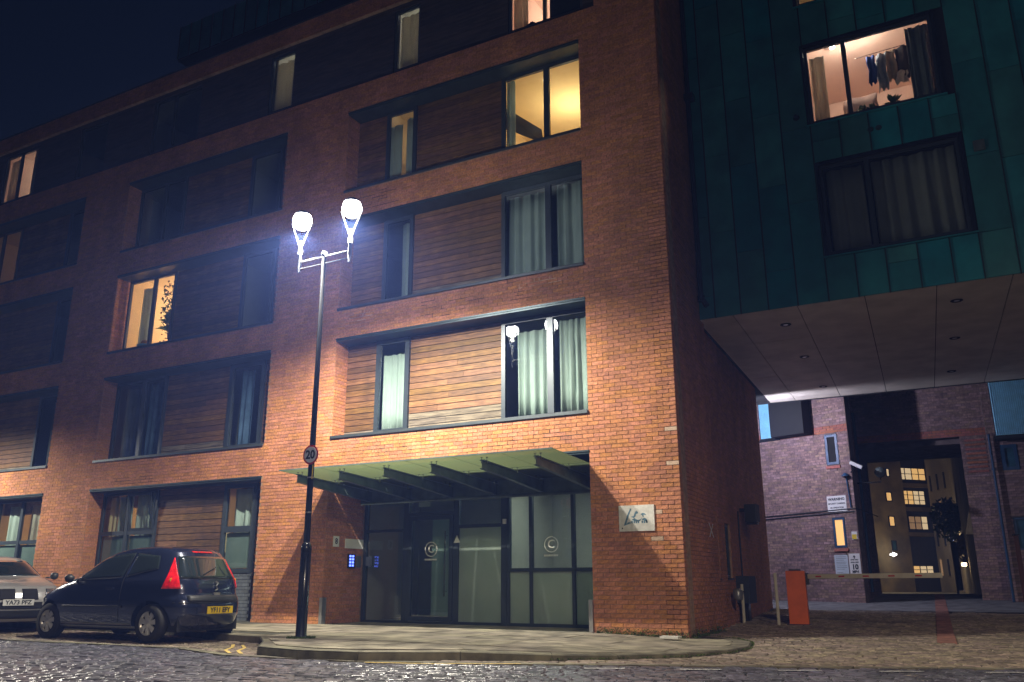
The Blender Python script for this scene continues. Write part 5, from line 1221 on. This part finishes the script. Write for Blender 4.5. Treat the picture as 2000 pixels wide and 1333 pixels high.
for s in (-1, 1):
    patch(P1, 'side', Ln(-.66, -.16), Ln(.50, .56), Ln(.93, .965), Ln(1.30, 1.36), 'side_window', M['carglass'], car, s=s)
    patch(P1, 'side', Ln(.58, .62), Ln(1.18, 1.12), Ln(.98, 1.10), Ln(1.355, 1.30), 'quarter_window', M['carglass'], car, s=s)
    patch(P1, 'side', K(-.80), K(.62), K(.515), K(.545), 'side_moulding', M['plastic'], car, s=s, off=.012, nv=2)
    patch(P1, 'side', K(.545), K(.555), Ln(.30, .30), Ln(1.36, 1.36), 'door_gap', M['dark'], car, s=s, off=.001, nu=1, nv=20)
    patch(P1, 'side', K(-.85), K(.9), K(.20), K(.235), 'sill_trim', M['lampgrey'], car, s=s, off=.006, nv=2)
    # door handle and mirror
    h = MB(); yb = side_y(P1, .3, .80); h.box(.22, .40, s * yb - .0, s * (yb + .03), .79, .82); h.build('handle', M['carpaint'], car, world=False, bevel=.006)
    mb = MB(); mb.lathe([(0.001, -.07), (.05, -.06), (.075, -.01), (.07, .03), (.02, .06), (0.001, .06)], (-.62, s * .86, .97), 14); mb.box(-.63, -.57, s * .72, s * .86, .925, .955)
    mb.build('mirror', M['plastic'], car, world=False, smooth=True)
    # tail lamp wrapping the rear corner
    tl = MB(); vs = []
    nv, nu = 14, 10
    for j in range(nv + 1):
        t = j / nv; z = .80 + .47 * t; xc, a, w_ = surf(P1, z, EXP)
        th0, th1 = (.52 + .16 * t), (1.02 - .32 * t - .10 * (1 - t) * (1 - t))
        for i in range(nu + 1):
            th = th0 + (th1 - th0) * i / nu; e = 2 / EXP
            vs.append((xc + (a + .012) * cos(th) ** e, s * (w_ + .012) * sin(th) ** e, z))
    tl.add(vs, [(j * (nu + 1) + i, j * (nu + 1) + i + 1, (j + 1) * (nu + 1) + i + 1, (j + 1) * (nu + 1) + i) for j in range(nv) for i in range(nu)])
    tlo = tl.build('tail_light', M['tail'], car, world=False, smooth=True); md = tlo.modifiers.new('s', 'SOLIDIFY'); md.thickness = .01
    a_ = MB(); z = .93; xc, a, w_ = surf(P1, z, EXP); a_.lathe([(0.001, .012), (.03, .008), (.035, 0)], (xc + (a + .01) * cos(.75) ** (2 / EXP), s * (w_ + .01) * sin(.75) ** (2 / EXP), z), 12, 'x'); a_.build('indicator', M['amber'], tlo, world=False)
    patch(P1, 'end', K(s * .42), K(s * .70), Ln(.66, .62), Ln(.86, .80), 'headlight', M['headl'], car, s=-1, nu=8)
patch(P1, 'end', Ln(-.60, -.46), Ln(.60, .46), K(.955), K(1.30), 'rear_window', M['carglass'], car, s=1)
patch(P1, 'end', Ln(-.52, -.40), Ln(.52, .40), K(1.02), K(1.35), 'windscreen', M['carglass'], car, s=-1)
patch(P1, 'end', K(-.66), K(.66), K(.58), K(.595), 'bumper_line', M['dark'], car, s=1, nv=1, off=.002)
patch(P1, 'end', K(-.50), K(.50), K(.60), K(.70), 'bumper_strip', M['plastic'], car, s=1, nv=3, off=.006)
patch(P1, 'end', K(-.20), K(.20), K(1.36), K(1.385), 'brake_light', M['tail'], car, s=1, nv=1, off=.01)
MB().tube([(1.66, -.25, 1.0), (1.56, .12, 1.13)], .008, 6).build('wiper', M['plastic'], car, world=False)
pl = MB().box(1.785, 1.795, -.20, .32, .42, .53).build('number_plate', M['plateY'], car, world=False)
def cartext(s_, o, size, P, right, m): 
    t = text('registration', s_, m, size, P, right, (0, 0, 1), None, bold=.003, ext=.001); t.parent = o; return t
cartext('YF11 EFY', pl, .102, (1.797, .06, .472), (0, 1, 0), M['ink'])
em = MB(); em.tube([(1.70, .05, .80), (1.71, .02, .84), (1.70, .06, .88), (1.68, .03, .91)], .012, 6); em.tube([(1.71, .0, .77), (1.70, .06, .79)], .010, 6); em.build('badge', M['alu'], car, world=False)
MB().box(1.70, 1.72, -.02, .10, .70, .74).build('boot_handle', M['alu'], car, world=False)
thing1(MB().box(-6.95, -6.9, -3.95, -3.75, 1.0, 1.12), 'bag', M['red'], 'red and white bag on the parcel shelf of the small navy car', 'bag')
bpy.data.objects.remove(bpy.data.objects['bag'])
# grey saloon behind it, only its front shows
P2c = [(.20, -2.1, 2.0, .78), (.30, -2.24, 2.2, .88), (.45, -2.28, 2.25, .91), (.62, -2.27, 2.25, .92), (.74, -2.22, 2.22, .915), (.84, -2.08, 2.15, .90), (.92, -1.75, 2.1, .88), (.98, -1.35, 2.0, .85), (1.03, -1.0, 1.9, .80),
       (1.12, -.80, 1.75, .74), (1.25, -.5, 1.55, .66), (1.36, -.2, 1.3, .58), (1.42, .1, 1.0, .48), (1.45, .3, .8, .35)]
c2 = empty('parked_car', (-13.74, -3.30, .0), 'grey saloon with a dark grille parked at the left edge facing the camera', 'car', rz=radians(160))
carbody(P2c, m=M['greypaint'], root=c2, cuts=[(-1.4, .32, .39), (1.4, .32, .39)])
MB().box(-1.9, 1.9, -.65, .65, .18, .5).build('underbody', M['dark'], c2, world=False)
for x in (-1.4, 1.4):
    for s in (-1, 1): wheel(c2, x, s * .80, s, r=.32, wd=.2, spokes=10)
for s in (-1, 1):
    patch(P2c, 'end', Ln(s * .06, s * .06), Ln(s * .34, s * .32), K(.60), K(.80), 'grille', M['dark'], c2, s=-1, nu=6)
    patch(P2c, 'end', Ln(s * .46, s * .48), Ln(s * .80, s * .76), K(.68), K(.80), 'headlight', M['headl'], c2, s=-1, nu=8)
    patch(P2c, 'side', Ln(-.6, -.1), Ln(1.4, 1.0), K(1.05), K(1.34), 'side_window', M['carglass'], c2, s=s)
    mb = MB(); mb.lathe([(0.001, -.08), (.06, -.06), (.08, 0), (.06, .06), (0.001, .07)], (-.7, s * .96, 1.05), 14); mb.box(-.73, -.66, s * .8, s * .96, 1.0, 1.03); mb.build('mirror', M['plastic'], c2, world=False, smooth=True)
patch(P2c, 'end', K(-.78), K(.78), K(.26), K(.42), 'lower_grille', M['plastic'], c2, s=-1); patch(P2c, 'end', K(-.85), K(.85), K(.44), K(.56), 'bumper_dark', M['dark'], c2, s=-1)
patch(P2c, 'end', Ln(-.66, -.5), Ln(.66, .5), K(1.05), K(1.36), 'windscreen', M['carglass'], c2, s=-1)
pl2 = MB().box(-2.31, -2.295, -.26, .26, .50, .61).build('number_plate', M['plateW'], c2, world=False)
t = text('registration', 'YA73 PFZ', M['ink'], .105, (-2.313, 0, .552), (0, -1, 0), (0, 0, 1), None, bold=.003, ext=.001); t.parent = pl2

# ================================================================== LAMP VEIL: bluish volume added to imitate lens glow round the lamps
VEIL = 0.0036
if VEIL:
    hz = MB(); hz.box(-140, 120, -40, 140, -1.5, 19.5)
    hm = bpy.data.materials.new('lamp_veil'); hm.use_nodes = True; N = hm.node_tree.nodes; Lk = hm.node_tree.links; N.clear()
    o_ = N.new('ShaderNodeOutputMaterial'); v_ = N.new('ShaderNodeVolumePrincipled'); v_.inputs['Color'].default_value = (.20, .32, 1, 1); v_.inputs['Density'].default_value = VEIL; v_.inputs['Anisotropy'].default_value = .3
    Lk.new(v_.outputs[0], o_.inputs['Volume']); tag(hz.build('veil_volume', hm), kind='stuff')
